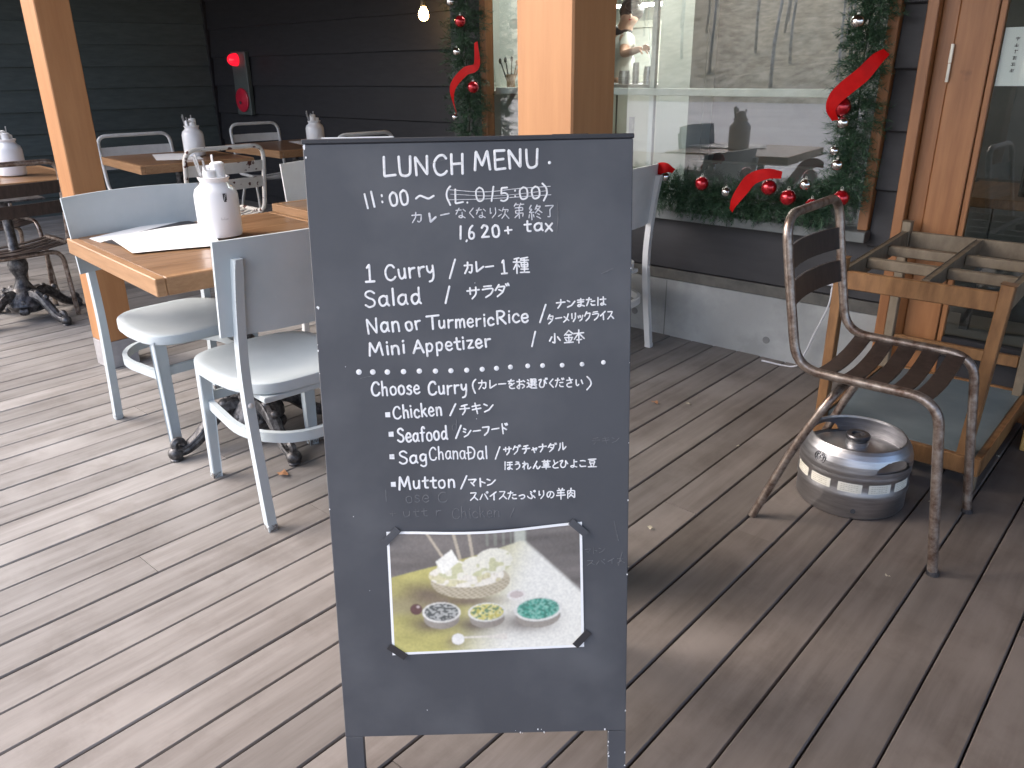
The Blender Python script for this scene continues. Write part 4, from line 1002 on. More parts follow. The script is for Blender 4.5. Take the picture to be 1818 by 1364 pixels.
# paint chips along the edges
rn = random.Random(9); bm = NB()
def chip(u, v, s):
    n = rn.randint(5, 7); vs_ = [bm.verts.new((u+s*rn.uniform(.5, 1)*math.cos(k*6.283/n), v+s*rn.uniform(.5, 1.6)*math.sin(k*6.283/n), .0006)) for k in range(n)]; bm.faces.new(vs_)
for k in range(26):
    e = rn.random()
    if e < .3: chip(rn.choice([.0012, BW-.0012]), rn.uniform(.05, BL), rn.uniform(.0008, .002))
    elif e < .65: chip(rn.uniform(.3, .5), vb+rn.uniform(0, .008), rn.uniform(.0006, .0022))
    else: chip(rn.uniform(.04, BW-.04), rn.uniform(vb, BL), rn.uniform(.0005, .0012))
for k in range(9): chip(BW-.033+rn.uniform(-.001, .001), rn.uniform(.0, vb+.02), rn.uniform(.001, .0024))
chip(.004, BL-.02, .0022); chip(.006, .948, .003); chip(.0025, BL-.004, .003)
link('paint_chips', bm, M['chalk'], sg)
# rear leaf and hinges
r2_ = Matrix.Translation((0, BL, -TH-.006)) @ Matrix.Rotation(2*LEAN, 4, 'X') @ Matrix.Translation((0, -BL, 0))
bm = NB(); box(bm, .0335, vb, -.016, BW-.0335, BL, -.001, bev=.0012, mtx=r2_); link('panel', bm, M['board'], sg)
for x0, x1 in ((0, .033), (BW-.033, BW)):
    bm = NB(); box(bm, x0, .0, -.019, x1, BL, 0, bev=.0018, mtx=r2_); link('leg', bm, M['board'], sg)
for x0 in (.07, BW-.13):
    bm = NB(); box(bm, x0, BL-.004, -TH-.022, x0+.06, BL+.010, -TH+.004, bev=.001); link('hinge', bm, M['steel_dark'], sg)

# ---------------------------------------------------------------- handwriting: pen strokes, each line of the menu one piece
# glyph box 10 high; strokes separated by |; ~ = drawn as a smooth curve
GL = {
'L': (7, "1,10 0.6,0 6.5,.6"), 'U': (7, "~.5,10 .6,4 1.2,.8 3.4,0 5.6,1.2 6.2,4 6.5,10"), 'N': (8, ".6,0 .4,10 6.4,.2 6.8,10"), 'C': (7.5, "~6.8,8.2 5.4,9.8 3,9.6 1,7.2 .5,4.2 1.4,1.2 3.6,0 5.8,.6 7,2"),
'H': (7.5, ".8,10 .6,0|6.6,10 6.4,0|.7,5 6.5,5.3"), 'M': (9.5, ".4,0 1.4,10 4.4,2.2 7.6,10 8.8,0"), 'E': (6.8, ".8,10 .6,0 6.2,.4|.7,5.2 5.4,5.6|.8,10 6,10"),
'T': (7, "0,9.4 7,10|3.4,9.6 3.2,0"), 'R': (7.4, "1,0 1,10|~1,9.8 4,10 6,8.8 6,6.6 4,5.2 1.2,5|2.6,5 7,0"), 'A': (8, "0,0 4,10 7.6,0|1.6,3.6 6.4,3.8"), 'S': (6.6, "~6,8.6 4,10 1.6,9.2 1,7.4 2.6,5.8 4.8,4.6 6,2.8 5,.6 2.6,0 .4,1.4"),
'Z': (6, ".4,9.6 5.6,9.8 .4,.2 6,.4"), 'D': (8, "1.4,0 1.4,10|~1.4,9.8 4.5,9.4 7,7 7.2,4 5.4,1.2 1.4,.2|0,5.2 4,5.4"),
'a': (5.8, "~4.8,5.6 2.8,6.4 .8,5 .4,2.4 1.6,.3 3.4,.6 4.8,2.6|4.9,6.2 4.8,1.4 5.6,.2"), 'c': (5.2, "~4.8,5 3.4,6.4 1.4,5.6 .4,3 1.4,.6 3.2,0 5,1"), 'd': (6, "~4.8,5 3,6.2 1,5 .5,2.4 1.8,.2 3.6,.8 4.9,3|5,10.2 4.9,1.2 5.7,.1"),
'e': (5.4, "~.8,3.2 4.6,3.6 4.2,5.8 2.4,6.4 .8,4.8 .5,2.2 1.8,.2 3.6,.1 5,1.2"), 'f': (4.2, "~4.4,9.2 3.2,10.2 2,9 1.9,6 1.8,-.6|.2,5.8 4,6"), 'g': (5.8, "~4.8,5.4 3,6.4 1,5.2 .7,3 2,1.6 3.8,2.2 4.8,4|~4.9,6.2 4.9,1 4.4,-2 2.6,-3 .8,-2"),
'h': (5.6, ".9,10.4 .7,0|~.8,4 2.4,6 4.2,5.6 4.6,3 4.7,0"), 'i': (2, "1,6.2 1,0|1,8.6 1.05,9"), 'k': (5.2, ".8,10.2 .7,0|4.4,6 .8,3|2,3.8 4.9,0"), 'l': (2, "1,10.4 1,0"), 'm': (8.4, ".7,6.2 .7,0|~.7,4 2.2,6.2 3.7,5.4 4,0|~4,4 5.6,6.2 7.2,5.4 7.5,0"),
'n': (5.6, ".7,6.2 .7,0|~.7,4 2.2,6 4,5.8 4.7,4 4.8,0"), 'o': (5.8, "~3,6.4 1,5.4 .5,3 1.4,.5 3,0 4.8,1 5.2,3.4 4.6,5.6 3,6.4"), 'p': (5.8, ".9,6.2 .7,-3.4|~.9,4.6 2.6,6.4 4.6,5.6 5,3 3.8,.6 2,.4 .9,1.6"),
'r': (4.6, ".8,6.2 .8,0|~.8,3.6 2,5.6 4.4,6"), 's': (4.8, "~4.2,5.4 2.6,6.4 1,5.4 1.8,3.8 3.6,2.8 4,1.2 2.6,0 .4,.6"), 't': (4.6, "~2.2,8.8 2.1,3 2.4,.6 4.2,.3|.2,5.8 4.4,6.2"), 'u': (5.8, "~.7,6 .8,2 1.8,.2 3.6,.6 4.8,2.8|4.9,6.2 4.9,.2"),
'x': (5, ".4,6.2 4.6,0|4.6,6.4 .4,-.2"), 'y': (5.4, "~.6,6.2 1,3.4 2.6,2.2 4.6,4|4.8,6.2 ~4.6,0 3.4,-2.8 1.4,-3.4"), 'z': (5, ".4,6 4.6,6.2 .6,.2 4.8,.3"),
'0': (6.4, "~3,9.8 1,8 .6,4.6 1.4,1 3.2,.1 5.2,1.4 5.8,5 5,8.6 3,9.8"), '1': (2.6, "1.3,10 1.2,0"), '!': (5, "1.4,8.2 2.8,10 2.6,0|.4,.1 4.8,.1"), '2': (6, "~.8,8 2.6,9.8 4.8,8.6 4.6,6 2.4,2.6 .6,.4|.6,.4 5.8,.4"), '5': (6, "5.4,9.8 1.6,9.6 1.2,5.6|~1.2,5.6 3.6,6 5.4,4.4 5,1.4 2.6,0 .6,.8"),
'6': (6, "~4.6,9.8 2.2,7.6 .9,4 1.2,1 3,0 5,1.2 5.2,3.8 3.2,5 1.2,3.8"), ':': (2.4, "1.2,7.2 1.25,6.6|1.2,2.8 1.25,2.2"), '.': (2, "1,.5 1.1,.2"), ',': (1.8, "1,.6 .7,-.6"), '+': (5, "2.4,7 2.4,2|.2,4.4 4.8,4.7"), '~': (6, "~.2,4.4 1.4,6 2.8,5.2 4.2,3.8 5.8,5.4"),
'(': (3, "~2.8,10.8 .9,8 .5,4 2.6,-1.4"), ')': (3, "~.4,10.8 2.2,7.6 2.4,3.4 .4,-1.2"), '/': (4, "3.6,10 .4,0"), ' ': (3.4, ""),
'カ': (10, "1,7 8.6,7.2 8,2 6.6,.6 5.4,1.6|4.4,9.6 4,5 1.2,.6"), 'レ': (9, "2,9.4 2,1 8.4,5"), 'ー': (9, "1,5 8.4,5.4"), 'な': (10, ".8,7.4 5.2,7.8|3.4,9.6 1,4|~7,8.4 8.8,6.8|~6,5.6 6.2,1.4 4.4,.6 3.4,1.6 5,2.6 8.6,.6"), 'く': (6, "4.8,9.4 1.4,5.2 5.2,.6"), 'り': (8, "2,9 2,4 3,5|~6.4,9.4 6.6,4.6 3.6,.4"),
'次': (10, ".8,7.8 2.6,7|.4,2 2.8,4|4.6,9.6 3.6,6.4|4.2,7.8 9,7.8 8,6|6.2,6.6 5.4,3 3.4,.4|6,4 9.2,.4"), '第': (10, "2.6,9.8 1,8|1.8,9 4.6,9|6.6,9.8 5.4,8|6,9 9.2,9|1.6,7 8.2,7 8.2,5.2 1.8,5.2 1.8,3.4 8.6,3.4 8,1.4|5,7.4 5,0|4.8,3.2 1.2,.6"),
'終': (10, "2.6,9.8 1,7.6 3,7.2 .8,5 4,5.2|2.4,5 2.4,.2|.8,3.6 .6,1.6|3.6,3.4 4,2|6.6,9.8 5,7|6.2,8.8 8.8,8.8 5,4.6|6,7.4 9.4,4.6|6.4,4.2 7.8,3.4|6,2.2 8.2,.8"), '了': (8, "1.6,8.8 7.2,8.8 4.4,6.2 4.4,1 2.8,1.2"),
'種': (10, "4,9.6 1.2,8.8|.6,7 4.4,7|2.6,8.8 2.6,0|2.4,6 .6,2.6|2.8,5.6 4.2,4|9,9.6 5,9|4.8,8 9.6,8|5.2,6.6 9,6.6 9,3.8 5.2,3.8 5.2,6.6|5.2,5.2 9,5.2|7.1,9.2 7.1,.6|5,2.4 9.2,2.4|4.6,.5 9.8,.5"),
'サ': (10, ".6,7 9.4,7.4|3,9.4 2.8,4.4|~7,9.6 6.8,4 4,.4"), 'ラ': (9, "2,9 7.4,9.2|1,6.6 8.2,6.8 ~6.8,3 3,.4"), 'ダ': (11, "3.6,9.6 .8,5.4|3.2,8 7.8,8 6,3.4 2,.2|3.2,5.6 6.2,4|8.6,9.8 9.2,8.4|10,10 10.6,8.6"),
'ナ': (10, ".6,6.6 9.2,7|5.2,9.8 5,5 2,.4"), 'ン': (9, "1,8.4 3.4,7|1,1 5,2.6 8.6,7"), 'ま': (9, "1.4,8 7.6,8.2|1.6,5.6 7.4,5.8|~4.6,9.8 4.6,2 3,.6 1.4,1.6 3,2.8 8,.8"), 'た': (10, ".6,7.6 5.6,7.8|~3.4,9.8 2.4,5 .8,.8|5.6,5.4 8.8,5.6|~5.2,2.6 6,1 9,.9"), 'は': (10, "1.6,9.4 1.2,.6|3.8,7 9.2,7.2|~6.8,9.6 6.8,2 5.4,.6 4,1.6 5.4,2.8 9,.8"),
'タ': (9, "3.8,9.6 1,5.2|3.4,8 8,8 6.4,3.4 2,.2|3.4,5.6 6.6,4"), 'メ': (9, "7.4,9.4 5.4,4 1,.6|2,6.6 7.6,2"), 'リ': (8, "2,9 2,4|6.4,9.4 6.2,4 3.4,.4"), 'ッ': (8, "1.2,5.6 1.8,3.8|3.6,6 4,4.4|7,6 5.6,2 3,.4"), 'ク': (9, "3.6,9.6 1,5.4|3.2,8 8,8 6.2,3.2 2.2,.2"), 'フ': (9, "1.4,8.6 8,8.6 6.4,3.4 2.6,.4"), 'イ': (8, "7,9.4 1,4.6|4.8,7 4.8,.2"), 'ス': (9, "1.6,8.8 7.2,8.8 4.6,4 1,.6|5,4.4 8.4,.8"),
'小': (9, "4.6,9.6 4.6,.8 3.2,1.6|2.4,6.6 .8,3|6.8,6.6 8.6,3.2"), '鉢': (11, "3,9.8 .6,6.4|3,9.6 5.2,7|1.6,6.4 4.2,6.4|.8,4.4 4.8,4.4|2.8,6.2 2.8,.6|1.2,3.2 1.8,1.8|4.4,3.4 3.8,1.8|.4,.5 5.2,.7|5.8,7.2 10.6,7.4|8.2,9.8 8.2,0|8,7 5.8,3|8.4,7 10.8,3.2|7,2.4 9.6,2.4"),
'を': (9, "1.4,8 7.4,8.2|~4.4,9.8 2,5 4.4,5.8 5,3.4|~7.8,5.6 3,3 3,1 5,.3 7.8,.5"), 'お': (10, ".8,7.2 6,7.4|~3.4,9.6 3.4,1 2,.6 1,2 4,4.4 7.4,4.2 8.4,2.4 6.6,.6|7.2,8.4 9,7"), '選': (11, "1,9 2.2,8|.6,5.8 2.4,5.8 2.2,2.6|.4,1.4 2.2,2.4 5,.6 10.4,.4|4,9.6 6.4,9.6 6.4,8.4 4.2,8.2 4.2,7.2 6.6,7.2|7.4,9.6 9.8,9.6 9.8,8.4 7.6,8.2 7.6,7.2 10,7.2|4,5.6 10,5.6|5.6,6.8 5.6,3.8|8.4,6.8 8.4,3.8|3.6,3.8 10.4,3.8|5.8,3.2 4.4,2|8,3.2 9.8,2"),
'び': (10, "~.8,8 3.6,8.4 1.4,4 2.6,.8 5.6,1.4 6.6,5 6.4,8 8.6,4.6|7.6,9.6 8.2,8.4|9,9.8 9.6,8.6"), 'だ': (10.5, ".6,7.6 5,7.8|~3.2,9.8 2.4,5 .8,.8|5.2,5.2 8.4,5.4|~5,2.6 5.8,1 8.8,.9|7.4,9.6 8,8.2|8.8,9.8 9.4,8.6"), 'さ': (9, "1.4,7.2 7.4,7.8|~4,9.8 6.4,4.6|~6.6,4.8 3,4 1.6,2.6 3,.6 6.4,.6"), 'い': (9, "~1.4,7.8 1.6,3 3,1.6 4,3|~6.8,7.2 8.2,3.6"),
'チ': (10, "7.4,9.6 2.4,8.6|.8,5.8 9.2,6|~5,8.8 5,4 2.6,.4"), 'キ': (10, "1.2,7 8,7.8|1,4 8.6,4.8|4,9.8 5.4,.2"), 'シ': (9, "1.6,9 3.4,8|.8,6.2 2.8,5.2|1.2,.8 5,2.4 8.6,6.6"), 'ド': (9, "2.4,9.8 2.4,.2|2.6,6 6.2,4|5.6,9.4 6.2,8|7.2,9.8 7.8,8.4"), 'グ': (10.5, "3.4,9.6 1,5.6|3,8 7.2,8 5.6,3.2 2,.2|7.8,9.8 8.4,8.4|9.4,10 10,8.8"), 'ャ': (8, ".8,3.6 6.8,5.4 5.4,3|2.2,6.2 3.6,.2"), 'ル': (10, "2.8,9 2.6,4 .6,.6|5.8,9.6 5.8,.8 9.4,4.4"),
'ほ': (10, "1.6,9.4 1.2,.6|4,8.6 9,8.8|3.8,5.8 9.2,6|~6.6,8.6 6.6,2 5.2,.6 4,1.6 5.4,2.8 9,.8"), 'う': (8, "2.6,9.4 5.4,8.6|~1.6,6.2 5,7 6.4,4.8 5.2,1.8 2.8,.2"), 'れ': (10, "2.4,9.6 2.2,.2|~.6,7.2 3.6,7.4 .6,2.6 4.6,6.8 6.2,6 6,1.4 7.4,.8 9.2,2.6"), 'ん': (9, "~5,9.6 .8,.6 3,4.2 4.6,3.6 5,1 6.4,.8 8.4,3.6"), '草': (10, ".8,8.6 9.2,8.6|3.2,9.8 3.2,7.4|6.8,9.8 6.8,7.4|2.2,6.6 7.8,6.6 7.8,3.6 2.2,3.6 2.2,6.6|2.2,5.1 7.8,5.1|.6,2 9.4,2|5,3.4 5,-.2"), 'と': (8, "2.6,9.4 3.6,5.4|~7,7.2 2.4,4 1.6,2 3.4,.6 7,.7"),
'ひ': (10, "~.8,8 3.8,8.4 1.4,4 2.8,.8 5.8,1.4 7,5 6.8,8.2 9,4.6"), 'よ': (9, "5,7.2 8,7.4|~5,9.8 5,2 3.4,.6 1.6,1.6 3.4,2.8 8,.8"), 'こ': (9, "~2,8 5.4,8.2 7,7.6|~1.6,3 2.6,1.2 7.6,1.2"), '豆': (10, "1,9.2 9,9.2|2.4,7.4 7.6,7.4 7.6,4.8 2.4,4.8 2.4,7.4|3.2,3.6 3.8,1.6|6.8,3.6 6.2,1.6|.6,.5 9.4,.5"),
'マ': (9, "1,8.6 8,8.8 4.6,4|3,5.2 5.8,1.4"), 'ト': (7, "2,9.8 2,.2|2.2,6 6.2,4"), 'パ': (10, "3.4,7 .8,1.2|5.8,7.4 8.8,1.4|~8.4,9.8 7.6,9 8.4,8.2 9.2,9 8.4,9.8"), 'っ': (8, "~1,4 5,5.2 6.8,3.4 5.2,1 3,.4"), 'ぷ': (10.5, "4,8.6 5.4,7.6|~4.4,6.6 5.8,3.4 5,.8 3,1.4|1,3.4 2.2,1.6|7,3.8 8.6,1.6|~8.2,9.8 7.4,9 8.2,8.2 9,9 8.2,9.8"), 'の': (9, "~4.6,7.8 4,4 2,1.4 .8,4 2.4,7.4 6,7.6 8,4.6 6.6,1.4 4.8,.4"),
'羊': (10, "3,9.8 3.8,8.4|7,9.8 6.2,8.4|1.4,8 8.6,8|1.8,5.8 8.2,5.8|.6,3.4 9.4,3.4|5,8 5,-.2"), '肉': (10, "1.4,.2 1.4,7.4 8.6,7.4 8.6,.6 7.4,1|5,9.8 4.6,6.4 2.8,4.4|4.8,6 7,4.6|5,4 3,1.6|4.8,3.2 7,1.8"),
'■': (8, ""), 
}
def stroke(V, Fc, pts, w_, hgt=.0003, z0=.0002):
    """flat lens-shaped ribbon with round ends along pts (board u,v)"""
    n = len(pts); L, C, Rr_ = [], [], []
    for i in range(n):
        a, b = pts[max(i-1, 0)], pts[min(i+1, n-1)]; dx, dy = b[0]-a[0], b[1]-a[1]; l = math.hypot(dx, dy) or 1; nx_, ny_ = -dy/l*w_, dx/l*w_
        x, y = pts[i]; m = len(V); V += [(x+nx_, y+ny_, z0), (x, y, z0+hgt), (x-nx_, y-ny_, z0)]
        if i:
            Fc.append((m-3, m-2, m+1, m)); Fc.append((m-2, m-1, m+2, m+1))
    for end in (0, n-1):
        a, b = (pts[1], pts[0]) if end == 0 else (pts[n-2], pts[n-1]); an = math.atan2(b[1]-a[1], b[0]-a[0]); m = len(V); V.append((b[0], b[1], z0+hgt))
        for k in range(6):
            t = an-math.pi/2+math.pi*k/5; V.append((b[0]+w_*math.cos(t), b[1]+w_*math.sin(t), z0))
        for k in range(5): Fc.append((m, m+1+k, m+2+k))
PXM = BW/587
hand = random.Random(21)
def write(words, name='lettering', m='chalk', jitter=.12):
    for w1 in words: write1([w1], name, m, jitter)
def write1(words, name, m, jitter):
    V, Fc = [], []; lvl = [0]
    for wd in words:
        if wd[0] == '#line':
            pts = [on_board(*p) for p in wd[1]]; lvl[0] += 1; pts = [tuple(q) for q in [(p.x, p.y) for p in crom([(a, b, 0) for a, b in pts], 5)]] if len(pts) > 2 else pts
            stroke(V, Fc, pts, wd[2]*PXM/2, z0=.0003+.00001*lvl[0]); continue
        if wd[0] == '#dot':
            for (x, y, r) in wd[1]:
                u, v = on_board(x, y); m_ = len(V); V.append((u, v, .001)); V += [(u+r*PXM*math.cos(k*.5236), v+r*PXM*math.sin(k*.5236), .0004) for k in range(12)]
                Fc += [(m_, m_+1+k, m_+1+(k+1) % 12) for k in range(12)]
            continue
        if wd[0] == '#sq':
            for (x, y, r) in wd[1]:
                u, v = on_board(x, y); r_ = r*PXM; m_ = len(V); V += [(u-r_, v-r_, .0006), (u+r_, v-r_*1.05, .0006), (u+r_*.95, v+r_*1.1, .0006), (u-r_, v+r_, .0006)]; Fc.append((m_, m_+1, m_+2, m_+3))
            continue
        text, (xa, ya), (xb, yb), hpx, wpx = wd
        (u0, v0), (u1, v1) = on_board(xa, ya), on_board(xb, yb); h_ = hpx*PXM/10
        jp = ord(text[0]) > 0x2000 or any(ord(c) > 0x2000 for c in text)
        gap = 1.5 if not jp else .8
        adv = [GL[c][0]+gap for c in text]; tot = sum(adv)-gap; sx_ = math.hypot(u1-u0, v1-v0)/tot; an = math.atan2(v1-v0, u1-u0); x = 0
        for c, ad in zip(text, adv):
            jx, jy, js = hand.uniform(-.25, .25), hand.uniform(-.35, .35), hand.uniform(.95, 1.05)
            for st_ in GL[c][1].split('|'):
                if not st_: continue
                sm = '~' in st_; st_ = st_.replace('~', ''); P = [tuple(float(q) for q in s.split(',')) for s in st_.split()]
                P = [(px+hand.uniform(-jitter, jitter)+jx, py*js+hand.uniform(-jitter, jitter)+jy) for px, py in P]
                if sm and len(P) > 2: P = [(q.x, q.y) for q in crom([(a, b, 0) for a, b in P], 5)]
                elif len(P) > 2:
                    Q = rounded([(a, b, 0) for a, b in P], .5, 2); P = [(q.x, q.y) for q in Q]
                out = []
                for px, py in P:
                    lx, ly = (x+px)*sx_, py*h_; out.append((u0+lx*math.cos(an)-ly*math.sin(an), v0+lx*math.sin(an)+ly*math.cos(an)))
                lvl[0] += 1; stroke(V, Fc, out, wpx*.85*PXM/2*hand.uniform(.9, 1.08), z0=.0003+.000004*(lvl[0] % 40))
            x += ad
    me = bpy.data.meshes.new(name); me.from_pydata(V, [], Fc); me.materials.append(M[m]); o = bpy.data.objects.new(name, me); COL.objects.link(o); o.parent = sg; return o
write([('LUNCH', (681, 314), (825, 309), 33, 5.6), ('MENU', (843, 303), (956, 297), 31, 5.6), ('#dot', [(975.6, 289, 3)])])
write([('11', (650, 370), (669, 366), 27, 4.4), (':', (676, 365), (684, 364), 25, 4.2), ('00', (692, 366), (727, 363), 25, 4.4), ('~', (738, 364), (771, 362), 26, 4.2)])
write([('(', (792, 361), (800, 361), 26, 3.6), ('L.', (808, 361), (832, 360), 25, 3.6), ('O'.replace('O', '0'), (845, 359), (862, 358), 25, 3.6), ('!'.replace('!', '/'), (872, 358), (880, 357), 24, 3.6), ('5', (888, 357), (904, 356), 24, 3.6), (':', (912, 355), (918, 355), 22, 3.4), ('00', (922, 354), (960, 352), 21, 3.6), (')', (964, 354), (974, 353), 24, 3.6)])
write([('#line', [(795, 337), (860, 341), (920, 335), (977, 331)], 1.3), ('#line', [(800, 345), (880, 348), (970, 339)], 1.0), ('#line', [(797, 355), (870, 353), (978, 346)], 1.3)], 'strike_through', 'chalkthin')
write([('カ', (730, 397), (752, 396), 20, 2.6), ('レ', (762, 396), (776, 394), 17, 4.5), ('ー', (782, 391), (800, 388), 16, 3.0)], m='chalkthin')
write([('なくなり次', (808, 388), (905, 388), 20, 2.2), ('第', (912, 389), (932, 388), 27, 2.4), ('終了', (938, 391), (987, 387), 26, 2.4)], m='chalkthin')
write([('1', (815, 424), (821, 424), 22, 4.6), (',', (826, 428), (831, 428), 18, 4), ('6', (832, 424), (844, 423), 23, 4.6), ('2', (855, 422), (869, 421), 22, 4.6), ('0', (874, 421), (888, 420), 21, 4.6), ('+', (897, 419), (910, 418), 22, 4.2), ('tax', (931, 411), (982, 410), 21, 4.2)])
write([('!', (648, 502), (665, 501), 31, 4.8), ('Curry', (685, 498), (772, 489), 28, 4.8), ('/', (798, 495), (810, 495), 35, 4.2), ('カレー', (823, 487), (878, 484), 22, 4), ('!', (890, 486), (901, 485), 24, 4), ('種', (910, 485), (940, 484), 29, 3.4)])
write([('Salad', (649, 546), (748, 539), 29, 4.8), ('/', (790, 538), (799, 538), 31, 4.2), ('サラダ', (829, 532), (906, 526), 23, 3.8)])
write([('Nan', (653, 593), (711, 588), 28, 4.8), ('or', (721, 588), (748, 583), 26, 4.8), ('T', (759, 584), (781, 583), 26, 4.8), ('urmeric', (779, 583), (877, 578), 23, 4.4), ('Rice', (881, 575), (939, 572), 25, 4.6), ('/', (957, 572), (969, 572), 32, 4.2)])
write([('ナンまたは', (987, 548), (1077, 542), 16, 3.2)]); write([('ターメリックライス', (972, 575), (1090, 566), 17, 3.2)])
write([('Mini', (656, 632), (720, 627), 26, 4.8), ('Appetizer', (735, 627), (872, 616), 25, 4.6), ('/', (943, 615), (953, 614), 28, 4), ('小', (974, 611), (996, 610), 20, 3.6), ('鉢', (1001, 610), (1038, 608), 25, 3.2)])
dd = [(325, 1305), (400, 1305), (478, 1305), (565, 1303), (650, 1300), (737, 1300), (820, 1298), (905, 1295), (988, 1290), (1065, 1285), (1140, 1278), (1233, 1272), (1313, 1270), (1418, 1268), (1525, 1263), (1640, 1253)]
write([('#dot', [(530+x*.33, 230+y*.33, 5.4-.07*i) for i, (x, y) in enumerate(dd)])], 'dotted_line')
write([('Choose', (660, 703), (746, 699), 25, 4.4), ('Curry', (761, 701), (829, 698), 26, 4.4), ('(', (839, 696), (845, 696), 22, 3.6), ('カレーをお選びください', (849, 692), (1036, 687), 19, 3.1), (')', (1041, 690), (1051, 690), 22, 3.6)])
write([('#sq', [(688.5, 736.5, 4.8)]), ('Chicken', (699, 744), (785, 737), 25, 4.4), ('/', (799, 737), (811, 737), 23, 4), ('チキン', (816, 737), (877, 732), 21, 3.6)])
write([('#sq', [(694.5, 771, 4.8)]), ('Seafood', (706, 785), (795, 780), 26, 4.4), ('/', (809, 779), (820, 779), 25, 4), ('シーフード', (823, 777), (904, 769), 20, 3.6)])
write([('#sq', [(696, 811, 4.8)]), ('Sag', (709, 824), (759, 821), 25, 4.4), ('Chana', (763, 817), (827, 814), 25, 3.4), ('Dal', (830, 816), (866, 814), 25, 3.4), ('/', (878, 815), (888, 815), 25, 3.6)])
write([('サグチャナダル', (894, 808), (1006, 800), 17, 3.2)]); write([('ほうれん草とひよこ豆', (895, 835), (1060, 829), 17, 3)])
write([('#sq', [(698.5, 860, 4.8)]), ('Mutton', (709, 869), (808, 865), 26, 4.6), ('/', (817, 868), (830, 868), 26, 4.2), ('マトン', (831, 865), (881, 863), 17, 3.6)])
write([('スパイスたっぷりの', (834, 889), (985, 885), 18, 3.1), ('羊肉', (988, 886), (1023, 884), 22, 3.2)])
write([('ose', (720, 893), (762, 891), 22, 2.4), ('C', (778, 893), (796, 892), 22, 2.4), ('Chicken', (803, 921), (888, 917), 22, 2.4), ('/', (905, 918), (914, 918), 20, 2.2), ('チキン', (1050, 790), (1100, 786), 14, 1.6), ('d', (803, 765), (813, 765), 22, 2.2), ('l', (684, 892), (688, 892), 24, 2.2), ('マトン', (1038, 985), (1075, 982), 14, 1.6), ('スパイス', (1040, 1005), (1110, 1000), 13, 1.6), ('+', (693, 919), (703, 919), 16, 2), ('utt', (716, 918), (760, 916), 18, 2), ('r', (774, 916), (784, 916), 18, 2)], 'erased_writing', 'ghost')
write([('#line', [(990, 360), (991, 385), (989, 412)], 1.6), ('#line', [(1068, 487), (1088, 477)], 2.4), ('#line', [(1046, 560), (1058, 548)], 1.2), ('#line', [(640, 672), (660, 668)], 1.4), ('#line', [(1090, 925), (1098, 960)], 1.5), ('#line', [(1105, 980), (1098, 1004)], 1.5), ('#line', [(765, 290), (790, 284)], 1.4)], 'scratch', 'ghost')

